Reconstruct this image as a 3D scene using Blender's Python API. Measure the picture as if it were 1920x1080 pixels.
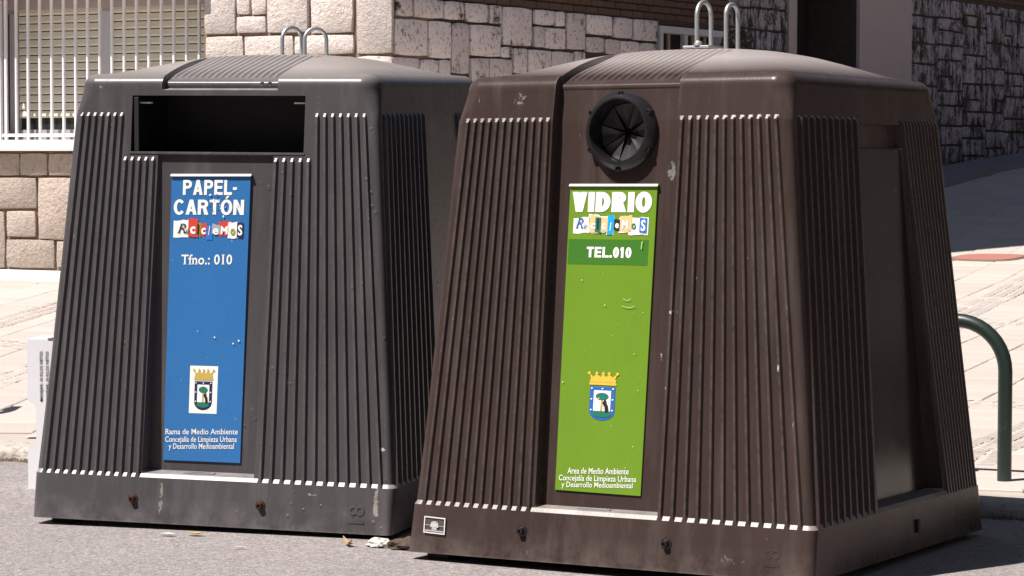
import bpy, bmesh, math, random
from mathutils import Vector, Matrix, noise
for o in list(bpy.data.objects): bpy.data.objects.remove(o)
sc = bpy.context.scene
COL = sc.collection
random.seed(7)
R = math.radians

# ---------------------------------------------------------------- camera
YAW, PITCH, ROLL = 0.5235011, 0.0479956, 0.0012855
Fv = Vector((-math.sin(YAW)*math.cos(PITCH), math.cos(YAW)*math.cos(PITCH), -math.sin(PITCH)))
R0 = Vector((math.cos(YAW), math.sin(YAW), 0)); U0 = R0.cross(Fv)
Rv = math.cos(ROLL)*R0 + math.sin(ROLL)*U0; Uv = -math.sin(ROLL)*R0 + math.cos(ROLL)*U0
cd = bpy.data.cameras.new('camera'); cam = bpy.data.objects.new('camera', cd); COL.objects.link(cam)
m = Matrix((Rv, Uv, -Fv)).transposed().to_4x4(); m.translation = (4.1625, -8.5521, 1.3344)
cam.matrix_world = m
cd.sensor_width = 36; cd.lens = 36*5127.235/1920; cd.clip_start = 0.1; cd.clip_end = 900
sc.camera = cam

# ---------------------------------------------------------------- light
SUN_EL, SUN_AZ = 58.0, 31.0          # azimuth: degrees to the left of the bins' fronts
sx, sy, sz = -math.sin(R(SUN_AZ))*math.cos(R(SUN_EL)), -math.cos(R(SUN_AZ))*math.cos(R(SUN_EL)), math.sin(R(SUN_EL))
w = bpy.data.worlds.new('World'); sc.world = w; w.use_nodes = True
nt = w.node_tree; nt.nodes.clear()
sky = nt.nodes.new('ShaderNodeTexSky'); sky.sky_type = 'NISHITA'; sky.sun_disc = False
sky.sun_elevation = R(SUN_EL); sky.sun_rotation = math.atan2(sx, sy) % (2*math.pi)
sky.air_density = 1.0; sky.dust_density = 0.6
bg = nt.nodes.new('ShaderNodeBackground'); bg.inputs['Strength'].default_value = 0.05
wo = nt.nodes.new('ShaderNodeOutputWorld')
nt.links.new(sky.outputs[0], bg.inputs[0]); nt.links.new(bg.outputs[0], wo.inputs[0])
sd = bpy.data.lights.new('sun', 'SUN'); sd.energy = 5.0; sd.angle = R(0.5); sd.color = (1.0, 0.93, 0.86)
sun = bpy.data.objects.new('sun', sd); COL.objects.link(sun)
sun.rotation_euler = Vector((sx, sy, sz)).to_track_quat('Z', 'Y').to_euler(); sun.location = (-6, -8, 12)
sc.view_settings.view_transform = 'Standard'; sc.view_settings.look = 'None'
sc.view_settings.exposure = 0.72; sc.view_settings.gamma = 1
sc.cycles.max_bounces = 6

# ---------------------------------------------------------------- helpers
def link(o, parent=None):
    COL.objects.link(o)
    if parent is not None: o.parent = parent
    return o
def empty(name, label, cat, loc=(0, 0, 0), group=None):
    o = bpy.data.objects.new(name, None); COL.objects.link(o); o.location = loc
    o.empty_display_size = .2
    tag(o, label, cat, group); return o
def tag(o, label=None, cat=None, group=None, kind=None):
    if label: o['label'] = label
    if cat: o['category'] = cat
    if group: o['group'] = group
    if kind: o['kind'] = kind
    return o
def mesh_obj(name, verts, faces, mat, parent=None, smooth=None, mats=None, fm=None):
    me = bpy.data.meshes.new(name); me.from_pydata(verts, [], faces)
    if mats:
        for q in mats: me.materials.append(q)
        if fm: me.polygons.foreach_set('material_index', fm)
    elif mat: me.materials.append(mat)
    if smooth is not None:
        me.polygons.foreach_set('use_smooth', [True]*len(me.polygons))
        me.set_sharp_from_angle(angle=R(smooth))
    me.update()
    return link(bpy.data.objects.new(name, me), parent)
class MB:
    def __init__(s): s.v = []; s.f = []; s.m = []
    def add(s, v, f, mi=0):
        b = len(s.v); s.v += [tuple(q) for q in v]; s.f += [tuple(i+b for i in q) for q in f]; s.m += [mi]*len(f)
    def box(s, x0, x1, y0, y1, z0, z1, mi=0):
        v = [(x, y, z) for z in (z0, z1) for y in (y0, y1) for x in (x0, x1)]
        s.add(v, [(0, 2, 3, 1), (4, 5, 7, 6), (0, 1, 5, 4), (2, 6, 7, 3), (0, 4, 6, 2), (1, 3, 7, 5)], mi)
    def bevbox(s, x0, x1, y0, y1, z0, z1, b=.004, mi=0):
        bm = bmesh.new(); bmesh.ops.create_cube(bm, size=1)
        for v in bm.verts: v.co = Vector(((x0+x1)/2+v.co.x*(x1-x0), (y0+y1)/2+v.co.y*(y1-y0), (z0+z1)/2+v.co.z*(z1-z0)))
        bmesh.ops.bevel(bm, geom=bm.edges[:], offset=b, segments=2, affect='EDGES', profile=.6)
        bm.verts.index_update(); s.add([v.co for v in bm.verts], [[v.index for v in f.verts] for f in bm.faces], mi); bm.free()
    def tube(s, path, r, n=12, cap=True, mi=0):
        path = [Vector(p) for p in path]; rings = []
        t0 = (path[1]-path[0]).normalized(); ref = Vector((0, 0, 1)) if abs(t0.z) < .9 else Vector((1, 0, 0))
        a = t0.cross(ref).normalized()
        for i, p in enumerate(path):
            t = (path[min(i+1, len(path)-1)]-path[max(i-1, 0)]).normalized()
            a = (a-t*a.dot(t)).normalized(); b = t.cross(a)
            rr = r[i] if isinstance(r, (list, tuple)) else r
            rings.append([p+a*rr*math.cos(2*math.pi*k/n)+b*rr*math.sin(2*math.pi*k/n) for k in range(n)])
        v = [q for g in rings for q in g]; f = []
        for i in range(len(rings)-1):
            for k in range(n): f.append((i*n+k, i*n+(k+1) % n, (i+1)*n+(k+1) % n, (i+1)*n+k))
        if cap: f.append(tuple(range(n-1, -1, -1))); f.append(tuple((len(rings)-1)*n+k for k in range(n)))
        s.add(v, f, mi)
    def lathe(s, prof, M=Matrix.Identity(4), n=48, mi=0, close=False):
        v = []; f = []
        for r, h in prof:
            for k in range(n):
                a = 2*math.pi*k/n; v.append(M @ Vector((r*math.cos(a), r*math.sin(a), h)))
        for i in range(len(prof)-1):
            for k in range(n): f.append((i*n+k, i*n+(k+1) % n, (i+1)*n+(k+1) % n, (i+1)*n+k))
        if close: f.append(tuple((len(prof)-1)*n+k for k in range(n)))
        s.add(v, f, mi)
    def build(s, name, mat, parent=None, smooth=None, mats=None):
        return mesh_obj(name, s.v, s.f, mat, parent, smooth, mats, s.m if mats else None)

# ---------------------------------------------------------------- materials
class NT:
    def __init__(s, name):
        s.mat = bpy.data.materials.new(name); s.mat.use_nodes = True
        s.t = s.mat.node_tree; s.bsdf = s.t.nodes['Principled BSDF']
        s.tc = s.t.nodes.new('ShaderNodeTexCoord')
    def n(s, typ, **kw):
        q = s.t.nodes.new(typ)
        for k, v in kw.items(): setattr(q, k, v)
        return q
    def l(s, a, b): s.t.links.new(a, b)
    def noise(s, scale, detail=4, rough=.6, coord='Object', sc3=None, dist=0):
        q = s.n('ShaderNodeTexNoise'); q.inputs['Scale'].default_value = scale; q.inputs['Detail'].default_value = detail
        q.inputs['Roughness'].default_value = rough; q.inputs['Distortion'].default_value = dist
        if sc3:
            mp = s.n('ShaderNodeMapping'); mp.inputs['Scale'].default_value = sc3
            s.l(s.tc.outputs[coord], mp.inputs['Vector']); s.l(mp.outputs[0], q.inputs['Vector'])
        else: s.l(s.tc.outputs[coord], q.inputs['Vector'])
        return q.outputs['Fac']
    def ramp(s, fac, stops):
        q = s.n('ShaderNodeValToRGB'); s.l(fac, q.inputs[0]); e = q.color_ramp.elements
        while len(e) < len(stops): e.new(.5)
        for i, (p, c) in enumerate(stops):
            e[i].position = p; e[i].color = (c[0], c[1], c[2], 1) if isinstance(c, (tuple, list)) else (c, c, c, 1)
        return q.outputs[0]
    def mix(s, fac, a, b, mode='MIX'):
        q = s.n('ShaderNodeMix', data_type='RGBA', blend_type=mode)
        for i, v in ((0, fac), (6, a), (7, b)):
            if isinstance(v, (int, float)): q.inputs[i].default_value = v if i == 0 else (v, v, v, 1)
            elif isinstance(v, (tuple, list)): q.inputs[i].default_value = (v[0], v[1], v[2], 1)
            else: s.l(v, q.inputs[i])
        return q.outputs[2]
    def math(s, op, a, b=0.0, clamp=False):
        q = s.n('ShaderNodeMath', operation=op); q.use_clamp = clamp
        for i, v in ((0, a), (1, b)):
            if isinstance(v, (int, float)): q.inputs[i].default_value = v
            else: s.l(v, q.inputs[i])
        return q.outputs[0]
    def bump(s, h, strength=.3, dist=.01, prev=None):
        q = s.n('ShaderNodeBump'); q.inputs['Strength'].default_value = strength; q.inputs['Distance'].default_value = dist
        s.l(h, q.inputs['Height'])
        if prev is not None: s.l(prev, q.inputs['Normal'])
        return q.outputs[0]
    def out(s, col=None, rough=None, nrm=None, metal=0, spec=None, coat=None):
        b = s.bsdf
        if col is not None:
            if isinstance(col, (tuple, list)): b.inputs['Base Color'].default_value = (*col[:3], 1)
            else: s.l(col, b.inputs['Base Color'])
        if rough is not None:
            if isinstance(rough, (int, float)): b.inputs['Roughness'].default_value = rough
            else: s.l(rough, b.inputs['Roughness'])
        if nrm is not None: s.l(nrm, b.inputs['Normal'])
        b.inputs['Metallic'].default_value = metal
        if spec is not None: b.inputs['Specular IOR Level'].default_value = spec
        return s.mat
def plain(name, col, rough=.6, metal=0, var=.15, scale=20, bump=0):
    t = NT(name); n = t.noise(scale, 4)
    c = t.mix(n, tuple(v*(1-var) for v in col), tuple(min(1, v*(1+var)) for v in col))
    nr = t.bump(t.noise(scale*6, 3), bump, .003) if bump else None
    return t.out(c, rough, nr, metal)

def blob(t, cx, cz, rx, rz, nz, thr=.55, soft=.05, power=1.0):
    """a mark with a shape of its own at (cx, cz) of the front, object space"""
    sep = t.sep
    dx = t.math('DIVIDE', t.math('SUBTRACT', sep.outputs[0], cx), rx)
    dz = t.math('DIVIDE', t.math('SUBTRACT', sep.outputs[2], cz), rz)
    d = t.math('ADD', t.math('MULTIPLY', dx, dx), t.math('MULTIPLY', dz, dz))
    inside = t.math('SUBTRACT', 1.0, d, True)
    v = t.math('MULTIPLY', inside, nz)
    fr = t.math('LESS_THAN', sep.outputs[1], 0.0)
    q = t.n('ShaderNodeMapRange'); q.inputs[1].default_value = thr-soft; q.inputs[2].default_value = thr+soft
    t.l(v, q.inputs[0])
    return t.math('MULTIPLY', q.outputs[0], fr)

def plastic(name, base, dust, marks, sheen_tone, pimples=False, roughness=.27):
    t = NT(name)
    t.sep = t.n('ShaderNodeSeparateXYZ'); t.l(t.tc.outputs['Object'], t.sep.inputs[0])
    big = t.noise(2.2, 5, .6); fine = t.noise(90, 3, .7); streak = t.noise(14, 5, .65, sc3=(1, 1, .09))
    c = t.mix(t.ramp(big, [(.3, 0), (.7, 1)]), tuple(v*.88 for v in base), tuple(v*1.13 for v in base))
    c = t.mix(t.math('MULTIPLY', t.ramp(streak, [(.5, 0), (.8, 1)]), .32), c, dust)
    c = t.mix(t.math('MULTIPLY', t.ramp(fine, [(.55, 0), (.8, 1)]), .35), c, tuple(v*1.5 for v in base))
    # road dirt splashed up the bottom band
    q = t.n('ShaderNodeMapRange'); q.inputs[1].default_value = .10; q.inputs[2].default_value = .0
    t.l(t.sep.outputs[2], q.inputs[0])
    splash = t.math('MULTIPLY', q.outputs[0], t.ramp(t.noise(9, 6, .7), [(.42, 0), (.65, 1)]))
    c = t.mix(t.math('MULTIPLY', splash, .55), c, dust)
    # scratches: thin stretched specks
    sc1 = t.ramp(t.noise(26, 2, .5, sc3=(3.0, 3.0, .7), dist=.6), [(.765, 0), (.79, 1)])
    c = t.mix(t.math('MULTIPLY', sc1, .5), c, (.30, .29, .28))
    sp = t.ramp(t.noise(60, 1, .5), [(.83, 0), (.86, 1)])
    c = t.mix(t.math('MULTIPLY', sp, .8), c, (.42, .40, .38))
    # roof sheen painted in as a paler top skin
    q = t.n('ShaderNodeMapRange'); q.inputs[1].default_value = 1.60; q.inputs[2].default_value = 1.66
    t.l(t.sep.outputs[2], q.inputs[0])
    c = t.mix(t.math('MULTIPLY', q.outputs[0], .85), c, sheen_tone)
    ge = t.n('ShaderNodeNewGeometry')      # scuffed, paler convex edges, also painting in some chamfer highlight
    ed = t.math('MULTIPLY', t.ramp(ge.outputs['Pointiness'], [(.515, 0), (.56, 1)]), t.ramp(t.noise(30, 4, .7), [(.35, .15), (.6, 1)]))
    c = t.mix(t.math('MULTIPLY', ed, .10), c, sheen_tone)
    nz = t.noise(38, 5, .75)
    nz = t.ramp(nz, [(.38, 0), (.62, 1)])
    for (cx, cz, rx, rz, thr, col) in marks:
        c = t.mix(blob(t, cx, cz, rx, rz, nz, thr), c, col)
    h = t.noise(120, 3, .6)
    nr = t.bump(h, .16, .0015)
    if pimples:
        v = t.n('ShaderNodeTexVoronoi'); v.inputs['Scale'].default_value = 22; t.l(t.tc.outputs['Object'], v.inputs['Vector'])
        p = t.ramp(v.outputs['Distance'], [(.0, 1), (.13, .6), (.17, 0)])
        msk = t.ramp(t.noise(3.5, 2), [(.50, 0), (.6, 1)])
        nr = t.bump(t.math('MULTIPLY', p, msk), .5, .004, nr)
    rg = t.mix(t.noise(7, 5, .7), roughness-.07, roughness+.10)
    return t.out(c, rg, nr, spec=.15)

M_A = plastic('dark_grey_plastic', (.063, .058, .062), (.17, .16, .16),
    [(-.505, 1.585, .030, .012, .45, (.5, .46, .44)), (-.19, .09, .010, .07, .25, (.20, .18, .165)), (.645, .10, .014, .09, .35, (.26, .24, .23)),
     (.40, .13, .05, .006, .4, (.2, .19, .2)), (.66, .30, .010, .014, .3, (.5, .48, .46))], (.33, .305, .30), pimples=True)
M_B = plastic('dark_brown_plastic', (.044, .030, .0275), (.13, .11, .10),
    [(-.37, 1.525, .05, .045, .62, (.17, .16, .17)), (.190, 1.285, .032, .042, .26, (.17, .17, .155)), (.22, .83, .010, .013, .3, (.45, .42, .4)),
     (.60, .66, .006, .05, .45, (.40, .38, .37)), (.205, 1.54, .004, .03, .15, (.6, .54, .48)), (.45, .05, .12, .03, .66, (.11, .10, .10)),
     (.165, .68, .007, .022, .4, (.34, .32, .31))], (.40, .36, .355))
M_glintA = plain('glint_grey_plastic', (.21, .195, .19), .42, var=.65, scale=14, bump=.2)  # pale colour stands in for sun highlights on the rib-end ledges
M_glintB = plain('glint_brown_plastic', (.21, .19, .18), .42, var=.65, scale=14, bump=.2)  # same painted highlight for the brown container's ledges
M_liner = plain('black_plastic', (.007, .007, .0065), .6, var=.2)
M_rubber = plain('black_rubber', (.012, .012, .013), .30, var=.25, scale=40, bump=.05)
M_flap = plain('grey_rubber', (.042, .038, .043), .36, var=.3, scale=25, bump=.1)
M_galv = plain('galvanised_steel', (.50, .52, .53), .42, .75, .18, 30)
M_white = plain('white_print', (.80, .80, .78), .55, var=.05)
M_bolt = plain('rusty_bolt', (.06, .028, .02), .5, .5, .4, 60)
M_bolt_b = plain('black_bolt', (.025, .022, .022), .35, .4, .3, 60)
M_edge = plain('pale_edge_strip', (.62, .60, .58), .35, var=.08)

def poster_mat(name, base, light, wear_glint):
    t = NT(name); n = t.noise(5, 5, .7); f = t.noise(160, 2, .6)
    c = t.mix(n, tuple(v*.9 for v in base), tuple(v*1.1 for v in base))
    sp = t.ramp(t.noise(48, 3, .65), [(.70, 0), (.745, 1)])
    c = t.mix(t.math('MULTIPLY', sp, .55), c, light)
    c = t.mix(t.math('MULTIPLY', f, .12), c, light)
    st = t.ramp(t.noise(10, 4, .6, sc3=(1, 1, .08)), [(.6, 0), (.85, 1)])
    c = t.mix(t.math('MULTIPLY', st, wear_glint), c, light)
    return t.out(c, .38, t.bump(t.noise(30, 3), .05, .002))
M_blue = poster_mat('blue_poster', (.008, .125, .365), (.28, .42, .6), .12)
M_green = poster_mat('green_poster', (.115, .235, .007), (.40, .55, .15), .10)
M_dgreen = poster_mat('dark_green_band', (.035, .145, .012), (.2, .45, .1), .15)
def pm(n, c): return plain(n, c, .5, var=.06, scale=40)
P = dict(white=M_white, red=pm('print_red', (.55, .05, .03)), olive=pm('print_olive', (.25, .28, .03)), blue=pm('print_blue', (.02, .16, .55)),
    navy=pm('print_navy', (.012, .018, .07)), black=pm('print_black', (.015, .014, .014)), yellow=pm('print_yellow', (.75, .47, .05)),
    gold=pm('print_gold', (.50, .36, .08)), teal=pm('print_teal', (.01, .16, .11)), orange=pm('print_orange', (.80, .52, .24)),
    sky=pm('print_cyan', (.0, .35, .75)), rblue=pm('print_royal', (.02, .12, .42)), grey=pm('print_grey', (.35, .35, .38)), brown=pm('print_brown', (.12, .06, .03)))

def stone_mat(name, base, dark, pit, rough_bump, moss=0.0, streak=False):
    t = NT(name)
    oi = t.n('ShaderNodeObjectInfo')
    v = t.math('ADD', t.math('MULTIPLY', oi.outputs['Random'], .28), .84)
    n = t.noise(3, 5, .65)
    c = t.mix(t.ramp(n, [(.3, 0), (.75, 1)]), base, tuple(q*.82 for q in base))
    pits = t.ramp(t.noise(26, 5, .62, dist=.3), [(.34, 1), (.46, 0)])
    c = t.mix(t.math('MULTIPLY', pits, pit), c, dark)
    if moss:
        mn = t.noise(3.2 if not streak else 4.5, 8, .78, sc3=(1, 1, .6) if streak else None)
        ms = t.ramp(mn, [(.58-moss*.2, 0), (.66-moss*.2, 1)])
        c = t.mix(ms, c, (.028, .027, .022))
    cc = t.n('ShaderNodeVectorMath', operation='SCALE'); t.l(c, cc.inputs[0]); t.l(v, cc.inputs['Scale'])
    h = t.math('ADD', t.noise(22, 6, .68), t.math('MULTIPLY', t.noise(70, 3), .25))
    return t.out(cc.outputs[0], .9, t.bump(h, rough_bump, .03))
M_s1 = stone_mat('sunlit_limestone', (.68, .61, .575), (.40, .31, .27), .65, 1.0)
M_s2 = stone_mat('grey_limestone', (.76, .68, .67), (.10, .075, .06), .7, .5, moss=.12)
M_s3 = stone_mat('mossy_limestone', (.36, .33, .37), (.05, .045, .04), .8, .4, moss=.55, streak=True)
M_s0 = stone_mat('rough_tan_stone', (.50, .42, .365), (.24, .17, .13), .55, 1.0)
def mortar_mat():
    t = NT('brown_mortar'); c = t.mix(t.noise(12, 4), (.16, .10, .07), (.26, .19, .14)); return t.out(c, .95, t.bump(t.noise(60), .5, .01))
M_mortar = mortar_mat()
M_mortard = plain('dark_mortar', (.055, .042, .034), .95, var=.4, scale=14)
M_brick = stone_mat('dark_brick', (.105, .055, .038), (.03, .018, .014), .5, .3)
M_render = plain('grey_render', (.40, .35, .35), .9, var=.08, scale=3, bump=.2)
M_sill = plain('white_sill', (.74, .71, .68), .7, var=.05, scale=6)
M_barw = plain('white_paint', (.72, .71, .74), .4, var=.06, scale=10)
M_shut = plain('beige_shutter', (.66, .63, .52), .6, var=.05, scale=6)
M_alu = plain('aluminium_frame', (.50, .50, .53), .4, .3, .06)
M_glass = plain('dark_glass', (.02, .022, .025), .06, var=.1)
M_dark = plain('dark_interior', (.012, .011, .010), .8, var=.2)
M_dirtstone = stone_mat('kerb_granite', (.46, .42, .38), (.16, .12, .10), .7, .55)

def asphalt():
    t = NT('asphalt')
    n = t.noise(130, 3, .75); big = t.noise(.9, 5, .6); mid = t.noise(9, 5, .6)
    n2 = t.noise(55, 3, .8)
    c = t.ramp(t.math('ADD', t.math('MULTIPLY', n, .55), t.math('MULTIPLY', n2, .45)), [(.34, (.07, .064, .062)), (.5, (.24, .215, .214)), (.64, (.46, .42, .42))])
    c = t.mix(t.ramp(big, [(.35, 0), (.7, 1)]), c, (.20, .185, .18), 'MIX') if False else c
    c = t.mix(t.math('MULTIPLY', t.ramp(mid, [(.4, 0), (.7, 1)]), .35), c, (.27, .245, .235))
    c = t.mix(t.math('MULTIPLY', t.ramp(big, [(.5, 0), (.62, 1)]), .25), c, (.13, .12, .115))
    tar = t.ramp(t.noise(35, 2), [(.74, 0), (.77, 1)])
    c = t.mix(tar, c, (.05, .045, .045))
    return t.out(c, .88, t.bump(n, .7, .006))
M_asph = asphalt()
def paving(name, a, b, sp):
    t = NT(name)
    oi = t.n('ShaderNodeObjectInfo')
    n = t.noise(2.5, 6, .65); f = t.noise(40, 4, .7)
    c = t.mix(n, a, b); c = t.mix(t.math('MULTIPLY', t.ramp(f, [(.55, 0), (.8, 1)]), sp), c, tuple(q*.6 for q in a))
    v = t.math('ADD', t.math('MULTIPLY', oi.outputs['Random'], .12), .92)
    cc = t.n('ShaderNodeVectorMath', operation='SCALE'); t.l(c, cc.inputs[0]); t.l(v, cc.inputs['Scale'])
    return t.out(cc.outputs[0], .85, t.bump(f, .25, .004))
M_pave = paving('pale_paving', (.41, .365, .335), (.50, .45, .41), .6)
M_joint = paving('paving_joint', (.34, .30, .27), (.43, .375, .34), .4)
M_sett = stone_mat('sett_granite', (.46, .41, .38), (.22, .18, .16), .6, .4)
def green_paint():
    t = NT('dark_green_paint'); n = t.noise(18, 5, .7)
    c = t.mix(n, (.009, .019, .016), (.022, .036, .031))
    c = t.mix(t.ramp(t.noise(22, 6, .8, dist=.5), [(.60, 0), (.68, 1)]), c, (.10, .16, .13))
    c = t.mix(t.ramp(t.noise(55, 3), [(.72, 0), (.75, 1)]), c, (.25, .20, .14))
    return t.out(c, .38, t.bump(t.noise(30), .1, .002))
M_gpaint = green_paint()

# ---------------------------------------------------------------- ground
PROF = [(-5, .035), (1.2, .035), (6, .075), (11.7, .15), (15, .26), (17.9, .43), (21.5, .78), (25.3, 1.155), (28.2, 1.31), (40, 1.7), (80, 2.4)]
def zs(y):
    def lin(y):
        for (a, za), (b, zb) in zip(PROF, PROF[1:]):
            if y <= b: return za+(zb-za)*max(0, (y-a))/(b-a)
        return PROF[-1][1]
    return sum(lin(y+d) for d in (-1, -.5, 0, .5, 1))/5 if y > 3 else lin(y)
KERB = [(-14, .1), (-3.87, .86), (-2.0, 1.06), (-1.3, 1.135), (.65, 1.225), (12, 1.75)]
def yk(x):
    for (a, ya), (b, yb) in zip(KERB, KERB[1:]):
        if x <= b: return ya+(yb-ya)*(x-a)/(b-a)
    return KERB[-1][1]
ROADZ = -.022
g = MB(); nx, ny = 60, 40
for j in range(ny+1):
    for i in range(nx+1):
        X = -8+14*i/nx; Y = -4+5.6*j/ny
        g.v.append((X, Y, ROADZ+.006*noise.noise(Vector((X*.8, Y*.8, 0)))-.003))
for j in range(ny):
    for i in range(nx): g.f.append((j*(nx+1)+i, j*(nx+1)+i+1, (j+1)*(nx+1)+i+1, (j+1)*(nx+1)+i)); g.m.append(0)
# skirt out to the horizon
def quad(a, b, c, d): g.add([a, b, c, d], [(0, 1, 2, 3)])
Z0 = ROADZ-.006
quad((-300, -300, Z0), (300, -300, Z0), (300, -4, Z0), (-300, -4, Z0))
quad((-300, -4, Z0), (-8, -4, Z0), (-8, 1.6, Z0), (-300, 1.6, Z0)); quad((6, -4, Z0), (300, -4, Z0), (300, 1.6, Z0), (6, 1.6, Z0))
quad((-300, 1.6, Z0), (300, 1.6, Z0), (300, 300, Z0), (-300, 300, Z0))
road = g.build('road', M_asph, smooth=60); tag(road, 'worn light grey asphalt road the two containers stand on', kind='structure')
# sidewalk sheet (joint bed), slightly below slab tops
s = MB(); xs = [-60, -30, -14, -8, -4, -2, -1.3, 0, .65, 1.6, 2.3]; ys = [0, .3, 1, 2, 3, 4, 5, 6, 7, 8, 9, 10, 11, 12, 13, 14, 15, 16, 17, 18, 19, 20, 21, 22, 23, 24, 25, 26, 27, 28, 29, 30, 35, 40, 60, 120, 280]
for j, yy in enumerate(ys):
    for X in xs:
        base = yk(X)+.27; Y = base+yy; s.v.append((X, Y, zs(Y)-.008))
n_ = len(xs)
for j in range(len(ys)-1):
    for i in range(n_-1): s.f.append((j*n_+i, j*n_+i+1, (j+1)*n_+i+1, (j+1)*n_+i)); s.m.append(0)
sidewalk = s.build('sidewalk', M_joint, smooth=60); tag(sidewalk, 'pale sunlit paved footway rising to the building', kind='structure')
st2 = MB()  # added street, darker than paving, dims reflections in the container sides
for yy in ys:
    for X in (2.31, 60): Y = yk(2.3)+.2+yy; st2.v.append((X, Y, zs(Y)-.012-.045*min(1, yy)))
for j in range(len(ys)-1): st2.f.append((j*2, j*2+1, j*2+3, j*2+2)); st2.m.append(0)
added_side_street = st2.build('added_side_street', M_asph, smooth=60); tag(added_side_street, 'added asphalt side street climbing past the building, unseen right of the view', kind='structure')
# kerb stones
kerb = mesh_obj('kerb', [(-14, .2, -.02), (-14, .3, -.02), (-14, .2, -.021)], [(0, 1, 2)], M_mortar); tag(kerb, 'low rough granite kerb between road and footway', kind='structure')
x = -7.2
while x < 2.2:
    L = random.uniform(.85, 1.1); x1 = x+L-.03
    m_ = MB(); nseg = 10; rows = []
    for i in range(nseg+1):
        X = x+(x1-x)*i/nseg; Y = yk(X)
        j1 = .008*noise.noise(Vector((X*5, 0, 3))); j2 = .012*noise.noise(Vector((X*7, 5, 3)))
        rows.append([(X, Y+j1, -.03), (X, Y+j1-.004, .006+j2*.5), (X, Y+.012+j2, .031+j1*.6), (X, Y+.05, .036+j2*.3), (X, Y+.255, .034), (X, Y+.258, -.03)])
    for r_ in rows: m_.v += r_
    for i in range(nseg):
        for k in range(5): m_.f.append((i*6+k, (i+1)*6+k, (i+1)*6+k+1, i*6+k+1)); m_.m.append(0)
    m_.f += [(5, 4, 3, 2, 1, 0), tuple(nseg*6+k for k in range(6))]; m_.m += [0, 0]
    m_.build('kerb_stone', M_dirtstone, kerb, smooth=50)
    x = x1+.03
gd = MB()
for i in range(2600):
    X = random.uniform(-6.5, 2.2); Y = yk(X)-abs(random.gauss(0, .022))+.004; q = random.uniform(.004, .013); z = ROADZ-.002
    a_ = random.random()*6.28; pts = [(X+q*math.cos(a_+k*2.09)*random.uniform(.6, 1.4), Y+q*math.sin(a_+k*2.09), z) for k in range(3)]
    gd.add(pts+[(X, Y, z+q*random.uniform(.6, 1.6))], [(0, 1, 3), (1, 2, 3), (2, 0, 3)])
o = gd.build('gutter_dirt', plain('gutter_dirt', (.14, .10, .07), .95, var=.6, scale=50)); tag(o, 'brown grit and dead leaves along the foot of the kerb', kind='stuff')
# paving slabs, two laying directions as in the photograph
def slab_mesh(a, b):
    v = []; 
    for z, o in ((-.02, 0), (.0, 0), (.004, .006)):
        v += [(o-a/2, o-b/2, z), (a/2-o, o-b/2, z), (a/2-o, b/2-o, z), (o-a/2, b/2-o, z)]
    f = []
    for l in (0, 4):
        for k in range(4): f.append((l+k, l+(k+1) % 4, l+4+(k+1) % 4, l+4+k))
    f.append((8, 9, 10, 11)); me = bpy.data.meshes.new('paving_slab'); me.from_pydata(v, [], f); me.materials.append(M_pave); return me
slabme = slab_mesh(.395, .39)
def lat(p, cam=Vector((4.1625, -8.5521, 0))):
    d = Vector((p[0], p[1], 0))-cam; return math.atan2(d.dot(Rv), d.dot(Fv))
cells = []
for zone, ang in (('r', R(10)), ('l', R(27))):
    ca, sa = math.cos(ang), math.sin(ang)
    for i in range(-50, 60):
        for j in range(-5, 75):
            u = i*.405; v_ = j*.40+(.2 if i % 2 else 0)
            X = u*ca-v_*sa; Y = u*sa+v_*ca+1.5
            X += 0 if zone == 'r' else -4
            right = X > (-2.6-.33*(Y-1.5))
            if (zone == 'r') != right: continue
            if Y < yk(X)+.27+.24 or Y > 27: continue
            if Y > 11.3 and X < -8.2: continue
            if X < -16 or X > 2.1: continue
            a = lat((X, Y)); Z = zs(Y)
            cells.append((abs(a), a, X, Y, Z, ang))
def vis(c):
    a = math.degrees(c[1]); return (-11.2 < a < -9.2 or 8.9 < a < 11.4) and (c[2]+c[3]) > -100
near = [c for c in cells if vis(c)]
near.sort(key=lambda c: (Vector((c[2], c[3], 0))-Vector((4.16, -8.55, 0))).length)
near = near[:290]; ns = set(id(c) for c in near)
for c in near:
    o = bpy.data.objects.new('paving_slab', slabme); link(o, sidewalk)
    o.location = (c[2], c[3], c[4]+random.uniform(-.0015, .002)); sl = (zs(c[3]+.2)-zs(c[3]-.2))/.4
    o.rotation_euler = (math.atan(sl)+random.uniform(-.003, .003), random.uniform(-.003, .003), c[5])
rest = MB()
sv = [v.co.copy() for v in slabme.vertices]; sf = [tuple(p.vertices) for p in slabme.polygons]
for c in cells:
    if id(c) in ns: continue
    sl = (zs(c[3]+.2)-zs(c[3]-.2))/.4; ca, sa = math.cos(c[5]), math.sin(c[5])
    vv = []
    for q in sv[4:]:
        X = c[2]+q.x*ca-q.y*sa; Y = c[3]+q.x*sa+q.y*ca; vv.append((X, Y, c[4]+q.z+(Y-c[3])*sl))
    rest.add(vv, [(0, 1, 5, 4), (1, 2, 6, 5), (2, 3, 7, 6), (3, 0, 4, 7), (4, 5, 6, 7)])
o = rest.build('slab_field', M_pave, sidewalk); tag(o, kind='stuff')
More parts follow.
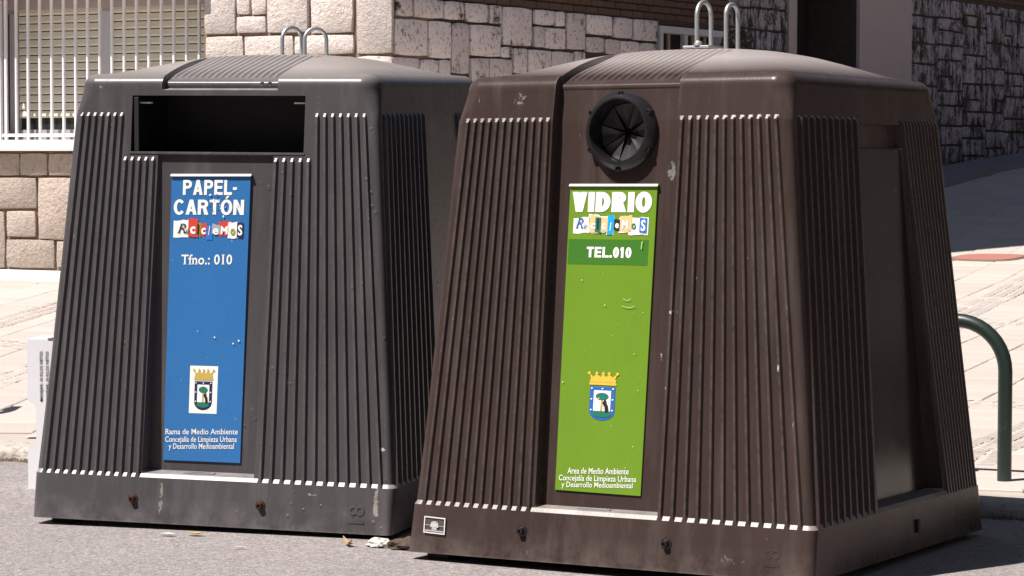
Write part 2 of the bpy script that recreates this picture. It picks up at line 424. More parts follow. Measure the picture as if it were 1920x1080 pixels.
# strips of small granite setts laid across the footway
strips = [[(-8.9, 6.3), (-9.24, 7.08), (-10.4, 9.3)], [(-5.9, 2.95), (-6.15, 3.46), (-7.0, 5.2)], [(-6.6, 4.9), (-7.9, 5.6), (-10, 6.3)],
          [(-2.7, 9.2), (-3.226, 11.08), (-3.87, 14.3), (-4.3, 16.5)], [(-3.4, 10.9), (-2.8, 10.45), (-1.8, 9.9)], [(-1.6, 4.9), (-.8, 4.79), (.3, 4.7)], [(.1, 2.25), (-.008, 2.73), (-.15, 4.2)]]
for st in strips:
    b_ = MB(); W_ = .30
    for (p, q) in zip(st, st[1:]):
        p, q = Vector(p), Vector(q); d = (q-p); L = d.length; d.normalize(); nrm = Vector((-d.y, d.x)); k = 0
        while k*.095 < L:
            for c_ in range(3):
                ctr = p+d*(k*.095+.045)+nrm*((c_-1)*.1+(random.random()-.5)*.01)
                hw, hl = .045*random.uniform(.85, 1), .042*random.uniform(.85, 1)
                zz = zs(ctr.y)+.0045+random.uniform(0, .004); pts = []
                for (a1, b1) in ((-1, -1), (1, -1), (1, 1), (-1, 1)): pts.append(ctr+d*hl*a1+nrm*hw*b1)
                vv = [(t_.x, t_.y, zs(t_.y)-.01) for t_ in pts]+[(ctr.x+(t_.x-ctr.x)*.85, ctr.y+(t_.y-ctr.y)*.85, zs(t_.y)+zz-zs(ctr.y)) for t_ in pts]
                b_.add(vv, [(0, 1, 5, 4), (1, 2, 6, 5), (2, 3, 7, 6), (3, 0, 4, 7), (4, 5, 6, 7)])
            k += 1
    o = b_.build('sett_strip', M_sett, sidewalk); tag(o, kind='stuff')

# ---------------------------------------------------------------- building
XW, YW = -8.785, 11.767
bld = empty('apartment_building', 'tall corner building with pale stone base, brick above and a barred window', 'building', (XW, YW, 0))
def part(mb, name, mat, parent=None, smooth=None):
    """world coords -> part of the building"""
    p = parent or bld
    off = Vector((XW, YW, 0)); mb.v = [tuple(Vector(v)-off) for v in mb.v]
    return mb.build(name, mat, p, smooth)
HB = 14.2
D0 = .03   # stone thickness in front of the mortar bed
b = MB()   # mortar/backing of wall 1 around the window (opening X -13.55..-10.84, z 1.46..2.86)
WX0, WX1, WZ0, WZ1 = -13.62, -10.84, 1.46, 2.86
y0, y1 = YW+D0, YW+.75
b.box(-30, WX0, y0, y1, -.3, HB); b.box(WX1, XW-D0, y0, y1, -.3, HB); b.box(WX0, WX1, y0, y1, -.3, WZ0); b.box(WX0, WX1, y0, y1, WZ1, HB)
b.box(-30, XW-.75, y1, 50, 2.9, HB)
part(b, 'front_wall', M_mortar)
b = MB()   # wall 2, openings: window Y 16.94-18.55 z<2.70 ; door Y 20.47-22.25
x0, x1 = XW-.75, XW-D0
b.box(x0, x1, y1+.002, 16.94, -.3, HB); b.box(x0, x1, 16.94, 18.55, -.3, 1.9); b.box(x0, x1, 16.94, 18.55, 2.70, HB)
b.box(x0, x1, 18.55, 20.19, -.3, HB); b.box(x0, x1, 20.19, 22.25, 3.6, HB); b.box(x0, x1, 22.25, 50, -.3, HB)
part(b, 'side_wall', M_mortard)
b = MB(); b.box(XW-.03, XW+.012, 22.25, 23.937, .5, 3.7); b.box(XW-.6, XW-.03, 22.2505, 22.30, .5, 3.6); part(b, 'rendered_pier', M_render)
b = MB(); b.box(XW-.35, XW+.01, 20.19, 20.32, .3, 3.6); b.box(XW-.35, XW-.01, 20.325, 20.455, .3, 3.59); b.box(XW-.33, XW-.0, 20.46, 22.249, 3.5, 3.6); fr = part(b, 'door_frame', plain('pale_frame', (.38, .34, .31), .7))
b = MB(); b.box(XW-.72, XW-.66, 20.46, 22.249, .3, 3.5); b.box(XW-.66, XW-.655, 20.6, 21.3, .6, 3.3); b.box(XW-.66, XW-.655, 21.4, 22.1, .6, 3.3); door = part(b, 'door', M_dark)
for zz in (2.55, 2.62): 
    b = MB(); b.lathe([(0, .02), (.015, .02), (.02, 0)], Matrix.Translation((XW-.655, 20.95, zz)) @ Matrix.Rotation(R(90), 4, 'Y'), 12); part(b, 'door_handle', M_alu, door)

def stone(mat, plane, a0, a1, z0, z1, depth, rough=1.0, name='stone'):
    """a dressed stone; plane 'X' faces -Y at YW, plane 'Y' faces +X at XW"""
    W_, H_ = a1-a0, z1-z0; b_ = min(.009*rough, W_*.2, H_*.2); ns = 3
    def per(ins, jit, seed):
        pts = []
        for s_ in range(4):
            for k in range(ns):
                t_ = k/ns
                c = [(0, 0), (1, 0), (1, 1), (0, 1)]; p0, p1 = c[s_], c[(s_+1) % 4]
                u = p0[0]+(p1[0]-p0[0])*t_; v = p0[1]+(p1[1]-p0[1])*t_
                uu = a0+ins+(W_-2*ins)*u; vv = z0+ins+(H_-2*ins)*v
                if k == 0: # round corner
                    uu += (.5-u)*2*.006; vv += (.5-v)*2*.006
                uu += random.uniform(-jit, jit); vv += random.uniform(-jit, jit); pts.append((uu, vv))
        return pts
    rng = random.uniform(-.004, .008)*rough
    d = depth+rng
    l0 = per(.0, .003, 0); l1 = [(u+random.uniform(-.001, .001), v) for u, v in l0]; l2 = [(u+(a0+W_/2-u)*2*b_/W_, v+(z0+H_/2-v)*2*b_/H_) for u, v in l0]
    n = len(l0); V = []
    def P3(u, v, dd): return (u, YW+D0-dd, v) if plane == 'X' else (XW-D0+dd, u, v)
    V += [P3(u, v, -.01) for u, v in l0]; V += [P3(u, v, d-b_*.6) for u, v in l1]; V += [P3(u, v, d+random.uniform(-.003, .004)*rough) for u, v in l2]
    V.append(P3(a0+W_*random.uniform(.35, .65), z0+H_*random.uniform(.35, .65), d+.006*rough))
    f = []
    for r_ in (0, n):
        for k in range(n): f.append((r_+k, r_+(k+1) % n, r_+n+(k+1) % n, r_+n+k))
    for k in range(n): f.append((2*n+k, 2*n+(k+1) % n, 3*n))
    if plane == 'Y': pass
    off = Vector((XW, YW, 0)); V = [tuple(Vector(q)-off) for q in V]
    return mesh_obj(name, V, f, mat, bld, smooth=50)
W1 = [(-10.817, -10.477, 2.446, 2.901), (-10.459, -10.311, 2.619, 2.893), (-10.293, -10.14, 2.615, 2.888), (-10.46, -10.141, 2.449, 2.598), (-10.117, -9.676, 2.445, 2.926), (-9.642, -9.198, 2.43, 2.911), (-9.159, -8.792, 2.242, 2.991), (-10.807, -10.395, 2.208, 2.426), (-10.372, -9.845, 2.19, 2.42), (-9.822, -9.193, 2.242, 2.413), (-9.822, -9.194, 2.015, 2.223), (-9.16, -8.792, 2.008, 2.219), (-10.808, -10.396, 1.98, 2.189), (-10.373, -9.846, 1.974, 2.171)]
for q in W1: stone(M_s1, 'X', *q, D0)
W0 = [(-13.448, -13.011, 1.148, 1.357), (-12.997, -12.671, 1.149, 1.358), (-12.651, -12.272, 1.151, 1.358), (-13.518, -12.81, 0.831, 1.127), (-12.785, -12.339, 0.543, 1.13), (-13.456, -13.203, 0.257, 0.803), (-13.174, -12.819, 0.562, 0.812), (-13.177, -12.594, 0.267, 0.538), (-12.568, -12.024, 0.28, 0.528), (-12.313, -11.894, 0.551, 1.133)]
for q in W0: stone(M_s0, 'X', *q, D0, 1.6)
def ashlar(mat, plane, a0, a1, z0, z1, hmin, hmax, wmin, wmax, depth, cap, rough=1.0, gap=.022, chunk=None):
    n = 0; z = z0
    if chunk:
        a = a0
        while a < a1-.05:
            w_ = random.uniform(*chunk); w_ = a1-a if a1-a-w_ < chunk[0]*.7 else w_
            n += ashlar(mat, plane, a, a+w_, z0+random.uniform(-.1, .1), z1, hmin, hmax, wmin, wmax, depth, cap, rough, gap); a += w_
        return n
    while z < z1-.08 and n < cap:
        h = min(random.uniform(hmin, hmax), z1-z)
        if z1-z-h < .1: h = z1-z
        a = a0
        while a < a1-.06:
            wd = min(random.uniform(wmin, wmax), a1-a)
            if a1-a-wd < .12: wd = a1-a
            if wd > .25 and h > .3 and random.random() < .35:   # split in two courses
                k = random.uniform(.4, .6)
                stone(mat, plane, a, a+wd-gap, z, z+h*k-gap, depth, rough); stone(mat, plane, a, a+wd-gap, z+h*k, z+h-gap, depth, rough); n += 2
            else: stone(mat, plane, a, a+wd-gap, z, z+h-gap, depth, rough); n += 1
            a += wd
        z += h
    return n
ashlar(M_s0, 'X', -11.87, -10.82, .26, 1.36, .25, .32, .4, .6, D0, 20, 1.4)
ashlar(M_s1, 'X', -10.81, -8.80, .26, 1.96, .35, .45, .4, .7, D0, 30)
ashlar(M_s1, 'X', -14.6, -13.64, .26, 2.9, .3, .45, .4, .6, D0, 24)
W2 = [(11.855, 12.103, 2.576, 2.745), (12.131, 12.627, 2.576, 2.745), (12.656, 12.993, 2.58, 2.745), (13.017, 13.42, 2.575, 2.745), (13.46, 13.675, 2.578, 2.745), (13.706, 14.261, 2.383, 2.745), (14.319, 14.703, 2.602, 2.745), (14.726, 14.914, 2.602, 2.745), (14.961, 15.331, 2.387, 2.745), (15.365, 15.894, 2.55, 2.745), (15.93, 16.33, 2.539, 2.745), (16.367, 16.9, 2.529, 2.745), (11.827, 12.355, 2.232, 2.552), (12.39, 12.773, 2.221, 2.554), (12.793, 13.088, 2.095, 2.554), (13.118, 13.66, 2.265, 2.552), (14.31, 14.496, 2.385, 2.582), (14.522, 14.921, 2.382, 2.582), (15.359, 15.724, 2.373, 2.524), (15.752, 16.057, 2.368, 2.515), (16.083, 16.48, 2.321, 2.511), (16.499, 16.894, 2.317, 2.505), (11.775, 12.228, 1.981, 2.209), (12.256, 12.555, 1.991, 2.203), (12.57, 12.767, 1.998, 2.209), (13.128, 13.445, 2.012, 2.246), (13.467, 13.886, 2.068, 2.252), (13.676, 13.889, 2.267, 2.364), (13.911, 14.159, 2.125, 2.361), (14.191, 14.638, 2.119, 2.359), (14.661, 15.092, 2.147, 2.358), (15.119, 15.339, 2.157, 2.37)]
for q in W2: stone(M_s2, 'Y', *q, D0)
ashlar(M_s2, 'Y', 11.78, 16.92, .3, 1.97, .3, .5, .35, .6, D0, 60)
ashlar(M_s2, 'Y', 16.93, 18.58, .4, 1.88, .25, .4, .35, .6, D0, 30)
ashlar(M_s2, 'Y', 15.36, 16.92, 1.98, 2.30, .3, .33, .35, .5, D0, 8)
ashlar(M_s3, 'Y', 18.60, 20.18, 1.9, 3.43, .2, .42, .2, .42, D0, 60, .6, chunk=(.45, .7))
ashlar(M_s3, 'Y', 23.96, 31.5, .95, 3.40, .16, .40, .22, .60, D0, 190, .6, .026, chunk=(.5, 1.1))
b = MB(); b.bevbox(-14.8, -8.74, YW-.10, YW+.02, .0, .245, .01); part(b, 'wall_footing', M_sill)
b = MB(); b.bevbox(WX0-.2, WX1+.05, YW-.13, YW+.30, 1.383, 1.487, .006); part(b, 'window_sill', M_sill)
# bricks above the plinth on the shaded side wall, corner on the sunlit one is hidden above the frame
brme = bpy.data.meshes.new('brick')
mm = MB(); mm.bevbox(-.012, .012, -.118, .118, -.029, .029, .004); brme.from_pydata(mm.v, [], mm.f); brme.materials.append(M_brick)
def bricks(ya, yb, za, nrow):
    for r_ in range(nrow):
        y = ya+(.06 if r_ % 2 else .18)
        while y < yb-.1:
            o = bpy.data.objects.new('brick', brme); link(o, bld)
            o.location = (-.012+random.uniform(-.003, .003), y-YW, za+.034+r_*.072); y += .248
bricks(12.3, 18.95, 2.757, 7); bricks(26.2, 30.6, 3.43, 4)
# barred window on the sunlit wall
win = MB(); YF = YW+.47
win.box(WX0, WX1, YF, YF+.05, WZ1-.14, WZ1); win.box(WX0, WX0+.06, YF, YF+.05, WZ0+.03, WZ1-.14); win.box(WX1-.05, WX1, YF, YF+.05, WZ0+.03, WZ1-.14)
win.box(-12.36, -12.25, YF-.03, YF+.05, WZ0+.03, WZ1-.14); win.box(WX0+.06, WX1-.05, YF, YF+.05, WZ0+.03, WZ0+.13); win.box(-13.50, -13.40, YF-.02, YF+.05, WZ0+.13, WZ1-.14)
window = part(win, 'window', M_alu)
window.location = (0, 0, 0)
b = MB(); b.box(WX0+.06, WX1-.05, YF+.035, YF+.045, WZ0+.13, WZ1-.14)
for q in [b]: part(q, 'pane', M_glass, window)
for (xa, xb) in ((-13.395, -12.365), (-12.245, -10.895)):
    k = 0; z = 1.705
    while z < 2.70:
        b = MB(); b.box(xa, xb, YF+.002, YF+.02, z, z+.066); b.add([(xa, YF+.002, z), (xb, YF+.002, z), (xb, YF-.006, z+.018), (xa, YF-.006, z+.018), (xa, YF+.002, z+.066), (xb, YF+.002, z+.066)], [(0, 1, 2, 3), (3, 2, 5, 4)])
        part(b, 'shutter_slat', M_shut, window); z += .0765
b = MB(); b.box(WX0, WX1, YF-.06, YF-.001, 2.755, WZ1+.02); part(b, 'shutter_box', plain('pinkish_box', (.42, .36, .36), .7, scale=4))
gr = MB(); YB = YW+.20
gr.box(WX0+.01, WX1-.01, YB-.006, YB+.006, 1.52, 1.55)
gr.bevbox(-13.43, -13.39, YB-.02, YB+.02, 1.486, 2.84, .004); gr.bevbox(-13.35, -13.32, YB-.012, YB+.012, 1.486, 2.84, .003)
grille = part(gr, 'window_grille', M_barw)
for i in range(16):
    X = -13.205+i*.1455
    b = MB(); b.tube([(X, YB, 1.486), (X, YB, 2.15), (X, YB, 2.85)], .0165, 10); part(b, 'bar', M_barw, grille, 40)
b = MB(); b.bevbox(WX0-.05, WX1+.03, YW-.13, YW+.3, WZ1-.001, WZ1+.22, .006); part(b, 'lintel', M_sill)
# basement window on side wall
b = MB(); ya, yb, za, zb = 16.94, 18.55, 1.9, 2.70
b.box(XW-.12, XW+.012, ya, ya+.07, za, zb); b.box(XW-.12, XW+.010, yb-.07, yb, za, zb); b.box(XW-.12, XW+.011, ya+.07, yb-.07, zb-.07, zb)
b.box(XW-.10, XW-.05, ya+.07+.62, ya+.07+.70, za, zb-.07)
sw = part(b, 'window', plain('window_frame_grey', (.45, .45, .50), .6))
b = MB(); b.box(XW-.30, XW-.28, ya+.0, yb-.0, za, zb); part(b, 'pane', M_dark, sw)
for yy in (17.18, 17.38, 17.95, 18.1, 18.25):
    b = MB(); b.box(XW-.14, XW-.12, yy, yy+.05, za, zb-.07); part(b, 'glazing_bar', plain('tan_bar', (.30, .22, .16), .7), sw)
# step along the shaded wall
st_ = MB(); n_ = 14
for i in range(n_+1):
    Y = 23+12*i/n_; z = zs(Y); st_.v += [(XW+.75, Y, z-.05), (XW+.74, Y, z+.09), (XW+.02, Y, z+.10)]
for i in range(n_): 
    for k in (0, 1): st_.f.append((i*3+k, (i+1)*3+k, (i+1)*3+k+1, i*3+k+1)); st_.m.append(0)
part(st_, 'wall_step', plain('grey_step', (.20, .19, .20), .9, scale=4))

# ---------------------------------------------------------------- unseen blocks and trees added to cut sky fill and reflections
M_wallb = plain('added_block_brick', (.10, .065, .05), .9, var=.12, scale=6, bump=.3)
def block(label, x0, x1, y0, y1, h, face):  # added building out of view, holds back sky fill
    r_ = empty('apartment_building', label, 'building', (x0, y0, 0))  # added unseen block, only shares the corner building's name
    mb = MB(); mb.box(0, x1-x0, 0, y1-y0, -.3, h); mb.build('wall', M_wallb, r_)
    mb = MB(); mb.box(-.25, x1-x0+.25, -.25, y1-y0+.25, h+.002, h+.35); mb.build('roof', M_render, r_)
    fm_, gm = MB(), MB(); W_, H_ = 1.3, 1.5
    for (a, b_, c, d) in ((-W_/2-.08, W_/2+.08, -.08, 0), (-W_/2-.08, W_/2+.08, H_, H_+.08), (-W_/2-.08, -W_/2, 0, H_), (W_/2, W_/2+.08, 0, H_), (-.03, .03, 0, H_)): fm_.box(a, b_, -.05, .02, c, d)
    gm.box(-W_/2, W_/2, -.012, -.004, 0, H_)
    L = (y1-y0) if face in 'WE' else (x1-x0); first = None; n = int(L//3.2)
    for fl in range(int(h//3)):
        for k in range(n):
            u = (k+.5)*L/n; z = 1.1+3*fl
            loc, rz = {'S': ((u, -.003, z), 0), 'W': ((-.003, L-u, z), -math.pi/2), 'N': ((u, y1-y0+.003, z), math.pi)}[face]
            if first is None:
                f0 = fm_.build('window', M_sill, r_); g0 = gm.build('pane', M_glass, f0); first = (f0, g0); o = f0
            else:
                o = first[0].copy(); link(o, r_); g1 = first[1].copy(); COL.objects.link(g1); g1.parent = o
            o.location = loc; o.rotation_euler = (0, 0, rz)
    return r_
M_leaf = plain('tree_leaf', (.045, .075, .018), .6, var=.5, scale=9)
M_bark = plain('added_tree_bark', (.12, .095, .075), .95, var=.3, scale=12, bump=.5)
def added_tree():  # added tree out of view, shades ground mirrored in the container sides
    r_ = empty('added_tree', 'added unseen leafy tree', 'tree'); rnd = random.Random(5); mb = MB(); tips = []
    mb.tube([(0, 0, -.1), (.02, .01, 1.2), (.0, .03, 2.4), (.05, 0, 3.2)], [.13, .10, .085, .06], 12)
    for k in range(11):
        a_ = k*2.4; z0 = 2.1+.1*k; L = rnd.uniform(1.3, 2.0); tip = Vector((math.cos(a_)*L, math.sin(a_)*L, z0+rnd.uniform(.9, 2.0)))
        mb.tube([(0.01, .02, z0), tuple(Vector((0, 0, z0)).lerp(tip, .5)+Vector((0, 0, .12))), tuple(tip)], [.05, .03, .010], 7); tips += [tip, Vector((0, 0, z0)).lerp(tip, .6)+Vector((0, 0, .4))]
    mb.build('trunk', M_bark, r_, 60); lv = MB()
    cl = [(t_+Vector((rnd.gauss(0, .25), rnd.gauss(0, .25), rnd.gauss(0, .25))), rnd.uniform(.45, .8)) for t_ in tips for _ in (0, 1)]+[(Vector((rnd.gauss(0, .8), rnd.gauss(0, .8), rnd.uniform(3.4, 5.4))), .7) for _ in range(22)]
    for c_, rad in cl:
        for _ in range(125):
            d = Vector((rnd.gauss(0, 1), rnd.gauss(0, 1), rnd.gauss(0, 1))).normalized()*rad*rnd.random()**.4; p_ = c_+d
            a_ = Vector((rnd.gauss(0, 1), rnd.gauss(0, 1), rnd.gauss(0, .6))).normalized(); b_ = a_.cross(Vector((rnd.gauss(0, 1), rnd.gauss(0, 1), 1))).normalized()*.045; a_ = a_*.085
            lv.add([p_-a_, p_+b_, p_+a_, p_-b_], [(0, 1, 2, 3)])
    lv.build('crown', M_leaf, r_); return r_
added_tree0 = added_tree()
for k, (X, Y, rz, sc_, lb) in enumerate(((2.15, 2.15, 0, 1, 'added unseen leafy tree nearest the brown container, past the right edge'), (3.3, 7.2, 1.3, 1.05, 'second added unseen leafy tree up the side street, past the right edge'),
        (5.9, 2.4, 2.6, 1.1, 'added unseen leafy tree on the far corner of the side street'), (4.6, 12.4, 4.0, 1.1, 'third added unseen leafy tree up the side street, furthest from the road'))):
    t_ = added_tree0 if k == 0 else added_tree0.copy()
    if k:
        COL.objects.link(t_)
        for ch in added_tree0.children: c_ = ch.copy(); COL.objects.link(c_); c_.parent = t_
    t_.location = (X, Y, zs(Y)-.02); t_.rotation_euler = (0, 0, rz); t_.scale = (sc_,)*3; t_['label'] = lb; t_['group'] = 'added unseen trees along the side street'
block('added unseen brown brick block across the side street, right of everything in view', 9.0, 22, -4, 48, 13, 'W')
block('added unseen brown brick block closing the far end of the side street', -14, 26, 62, 74, 17, 'S')
block('added unseen brown brick block across the road, behind the photographer', -26, 22, -34, -20, 15, 'N')
# ---------------------------------------------------------------- containers
def lerp(a, b, t): return a+(b-a)*t
H_R, CR, BA = .0092, .0043, .0098      # ridge height, crest half width, base half width
def container(cfg):
    wb, wl, wt, wr = cfg['w']; db, dl, dt, dr = cfg['d']; zl, zt, zr = cfg['z']; rr = .050
    zt_ = zt
    def dims(z, a):
        k = [(0, a[0]), (zl, a[1]), (zt, a[2]+H_R), (zr, a[3]+H_R)]
        for (z0, v0), (z1, v1) in zip(k, k[1:]):
            if z <= z1: return lerp(v0, v1, (z-z0)/(z1-z0))
        return k[-1][1]
    zlev = [0, .006, .05, zl*.6, zl-.012, zl-.003, zl, zl+.013, zl+.020]
    zlev += [lerp(zl+.02, 1.28, i/7) for i in range(1, 8)]
    if cfg['kind'] == 'paper':
        zlev += [1.318, 1.331, 1.338, 1.346, 1.40, 1.45, zt, zt+.013, 1.52, 1.556, 1.560, 1.576, 1.582]
    else:
        zlev += [1.28+.0125*i for i in range(1, 22)]+[zt, zt+.013]
    zlev += [1.357, 1.362, 1.438, 1.443]
    zrim = zr-rr; zlev = sorted(set(round(z, 4) for z in zlev if z < zrim-.002))
    rows = [(z, None) for z in zlev]+[(zrim, R(90*i/7)) for i in range(8)]
    # front columns
    colsF = []   # (kind, data)
    def ridge_cols(lst, tops, bots, ztops):
        for a, b_, zz in zip(tops, bots, ztops):
            for off, cr in ((-BA, 0), (-CR, 1), (CR, 1), (BA, 0)):
                lst.append(dict(t='r', a=a, b=b_, off=off, cr=cr, zt=zz))
    NL = 12
    Ltop = [lerp(cfg['Lt'][0], cfg['Lt'][1], i/11) for i in range(12)]; Lbot = [lerp(cfg['Lb'][0], cfg['Lb'][1], i/11) for i in range(12)]
    Rtop = [lerp(cfg['Rt'][0], cfg['Rt'][1], i/11) for i in range(12)]; Rbot = [lerp(cfg['Rb'][0], cfg['Rb'][1], i/11) for i in range(12)]
    paper = cfg['kind'] == 'paper'
    ztL = [zt]*7+[1.318]*5 if paper else [zt]*12
    ztR = [1.318]*5+[zt]*7 if paper else [zt]*12
    colsF.append(dict(t='edge', s=-1))
    ridge_cols(colsF, Ltop[:7], Lbot[:7], ztL[:7])
    colsF.append(dict(t='mL'))
    ridge_cols(colsF, Ltop[7:], Lbot[7:], ztL[7:])
    colsF.append(dict(t='lip', s=-1))
    NR = 17
    colsF.append(dict(t='fl', u=0, rc=0))
    for k in range(NR):
        c = (k+.5)/NR
        for o_, cr in ((-.36/NR, 0), (-.14/NR, 1), (.14/NR, 1), (.36/NR, 0)): colsF.append(dict(t='fl', u=c+o_, rc=cr))
    colsF.append(dict(t='fl', u=1, rc=0))
    colsF.append(dict(t='lip', s=1))
    ridge_cols(colsF, Rtop[:5], Rbot[:5], ztR[:5])
    colsF.append(dict(t='mR'))
    ridge_cols(colsF, Rtop[5:], Rbot[5:], ztR[5:])
    colsF.append(dict(t='edge', s=1))
    nF = len(colsF)
    def chx(z):
        t = (z-zl)/(zt-zl); return lerp(cfg['ch'][0], cfg['ch'][2], t), lerp(cfg['ch'][1], cfg['ch'][3], t)
    iML = [i for i, c in enumerate(colsF) if c['t'] == 'mL'][0]; iMR = [i for i, c in enumerate(colsF) if c['t'] == 'mR'][0]
    iLL = [i for i, c in enumerate(colsF) if c['t'] == 'lip'][0]; iLR = [i for i, c in enumerate(colsF) if c['t'] == 'lip'][1]
    MLx, MRx = cfg['mouth'] if paper else (None, None)
    def ridge_in(c, z):
        if z <= zl: return 0.0
        if c['cr']:
            if z <= c['zt']+.0001: return 0.0
            return H_R*min(1, (z-c['zt'])/.013)
        return H_R*min(1, (z-zl)/.013)
    def frontrow(z, phi):
        hw = dims(z, (wb, wl, wt, wr)); rc = corner_r(z)
        t = (z-zl)/(zt-zl); cl, cr_ = chx(z); out = []
        tt = max(0, min(t, 1)) if t <= 1 else t
        for c in colsF:
            k = c['t']; inset = H_R*min(1, max(0, (z-zl)/.013))
            if k == 'edge': x = c['s']*(hw-rc)
            elif k == 'r': x = lerp(c['b'], c['a'], tt)+c['off']; inset = ridge_in(c, z)
            elif k == 'mL': x = .5*(lerp(Lbot[6], Ltop[6], tt)+lerp(Lbot[7], Ltop[7], tt))
            elif k == 'mR': x = .5*(lerp(Rbot[4], Rtop[4], tt)+lerp(Rbot[5], Rtop[5], tt))
            elif k == 'lip': x = cl if c['s'] < 0 else cr_
            elif k == 'fl':
                x = lerp(cl+.004, cr_-.004, c['u']); D = chan(z, phi)
                if z <= zl: inset = 0
                elif z < zl+.019: inset = H_R
                else: inset = max(H_R, D)
            out.append([x, inset])
        lo, hi = -(hw-rc), hw-rc
        for i, q in enumerate(out):
            if 0 < i < nF-1: q[0] = max(lo+.0005*i, min(hi-.0005*(nF-1-i), q[0]))
        if paper and z > 1.333:
            out[iML][0] = MLx; out[iMR][0] = MRx
            for i in range(iML+1, iLL): out[i][0] = lerp(MLx, out[iLL][0], (i-iML)/(iLL-iML))
            for i in range(iLR+1, iMR): out[i][0] = lerp(out[iLR][0], MRx, (i-iLR)/(iMR-iLR))
        return out
    def corner_r(z):
        if z <= zl: return .028
        if z <= zt: return lerp(.030, .036, (z-zl)/(zt-zl))
        return lerp(.036, .072, min(1, (z-zt)/.09))
    def chan(z, phi):
        D0_, D1_ = cfg['D']      # bottom, top
        if paper:
            if z < 1.34: return lerp(D0_, D1_, (z-zl)/(1.30-zl))
            if z < 1.579: return H_R
            d = .040
        else: d = lerp(D0_, D1_, (z-zl)/(1.55-zl))
        if phi is not None: d = lerp(d, cfg['Dr'], math.sin(phi))
        return d
    # side columns, coordinate s along depth
    colsS = [dict(t='edge', s=-1)]
    sLt = [lerp(-.885, -.20, i/9) for i in range(10)]; sLb = [lerp(-.95, -.32, i/9) for i in range(10)]
    sRt = [lerp(.43, .90, i/10) for i in range(11)]; sRb = [lerp(.585, .95, i/10) for i in range(11)]
    for a, b_ in zip(sLt, sLb):
        for off, c_ in ((-BA, 0), (-CR, 1), (CR, 1), (BA, 0)): colsS.append(dict(t='r', a=a, b=b_, off=off, cr=c_, zt=zt))
    colsS += [dict(t='lip', s=-1), dict(t='fl', u=0), dict(t='fl', u=.3), dict(t='fl', u=.7), dict(t='fl', u=1), dict(t='lip', s=1)]
    for a, b_ in zip(sRt, sRb):
        for off, c_ in ((-BA, 0), (-CR, 1), (CR, 1), (BA, 0)): colsS.append(dict(t='r', a=a, b=b_, off=off, cr=c_, zt=zt))
    colsS.append(dict(t='edge', s=1)); nS = len(colsS)
    def siderow(z, phi):
        hd = dims(z, (db, dl, dt, dr)); rc = corner_r(z); t = (z-zl)/(zt-zl); out = []
        cl = lerp(-.27, -.155, t)*hd; cr_ = lerp(.545, .40, t)*hd
        for c in colsS:
            inset = H_R*min(1, max(0, (z-zl)/.013)); k = c['t']
            if k == 'edge': x = c['s']*(hd-rc)
            elif k == 'r': x = lerp(c['b'], c['a'], t)*hd+c['off']*.95; inset = ridge_in(c, z)
            elif k == 'lip': x = cl if c['s'] < 0 else cr_
            else:
                x = lerp(cl+.006, cr_-.006, c['u'])
                if paper: pass
                elif zl+.019 < z < 1.3575: inset = lerp(.068, .016, (z-zl)/(1.357-zl))
                elif 1.3575 < z < 1.4405: inset = .034
            out.append([x, inset])
        lo, hi = -(hd-rc), hd-rc
        for i, q in enumerate(out):
            if 0 < i < nS-1: q[0] = max(lo+.0005*i, min(hi-.0005*(nS-1-i), q[0]))
        return out
    KC = 4   # corner steps (half on each side)
    verts = []; rings = []; fm = []
    for z, phi in rows:
        hw = dims(z, (wb, wl, wt, wr)); hd = dims(z, (db, dl, dt, dr)); rc = corner_r(z)
        inH = H_R*min(1, max(0, (z-zl)/.013))
        fr_ = frontrow(z, phi); si = siderow(z, phi); ring = []
        def put(x, y, nx_, ny_, ins):
            if phi is None: ring.append((x-nx_*ins, y-ny_*ins, z))
            else:
                e = ins-H_R; q = H_R+rr*(1-math.cos(phi))+e*math.cos(phi)
                ring.append((x-nx_*q, y-ny_*q, z+rr*math.sin(phi)-e*math.sin(phi)))
        def corner(cx, cy, a0):
            for k in range(1, KC*2):
                a = R(a0+90*k/(KC*2)); n_x, n_y = math.cos(a), math.sin(a)
                put(cx+rc*n_x, cy+rc*n_y, n_x, n_y, inH)
        # ring starts at the middle of the front-left corner
        def half(cx, cy, a0, first):
            rng = range(KC, KC*2) if first else range(1, KC+1)
            for k in rng:
                a = R(a0+90*k/(KC*2)); n_x, n_y = math.cos(a), math.sin(a)
                put(cx+rc*n_x, cy+rc*n_y, n_x, n_y, inH)
        ax, ay = hw-rc, hd-rc
        half(-ax, -ay, 180, True)
        for x, ins in fr_: put(x, -hd, 0, -1, ins)
        corner(ax, -ay, 270)
        for x, ins in si: put(hw, x, 1, 0, ins)
        corner(ax, ay, 0)
        for x, ins in reversed(fr_): put(x, hd, 0, 1, ins if not (paper and z > zl) else ins)
        corner(-ax, ay, 90)
        for x, ins in reversed(si): put(-hw, x, -1, 0, ins)
        half(-ax, -ay, 180, False)
        ring.pop()   # last equals the first
        rings.append(ring)
    N = len(rings[0])
    for r_ in rings: verts += r_
    faces = []
    def cut(i, j):
        """holes: paper slot / round glass opening, on the front only"""
        z = .5*(rings[j][i][2]+rings[j+1][i][2]); x = .25*(rings[j][i][0]+rings[j][(i+1) % N][0]+rings[j+1][i][0]+rings[j+1][(i+1) % N][0]); y = rings[j][i][1]
        if y > -.3 or i > KC+nF+1: return False
        if paper: return MLx < x < MRx and 1.346 < z < 1.556
        return (x-.0)**2+(z-1.414)**2 < .112**2 and i > 2
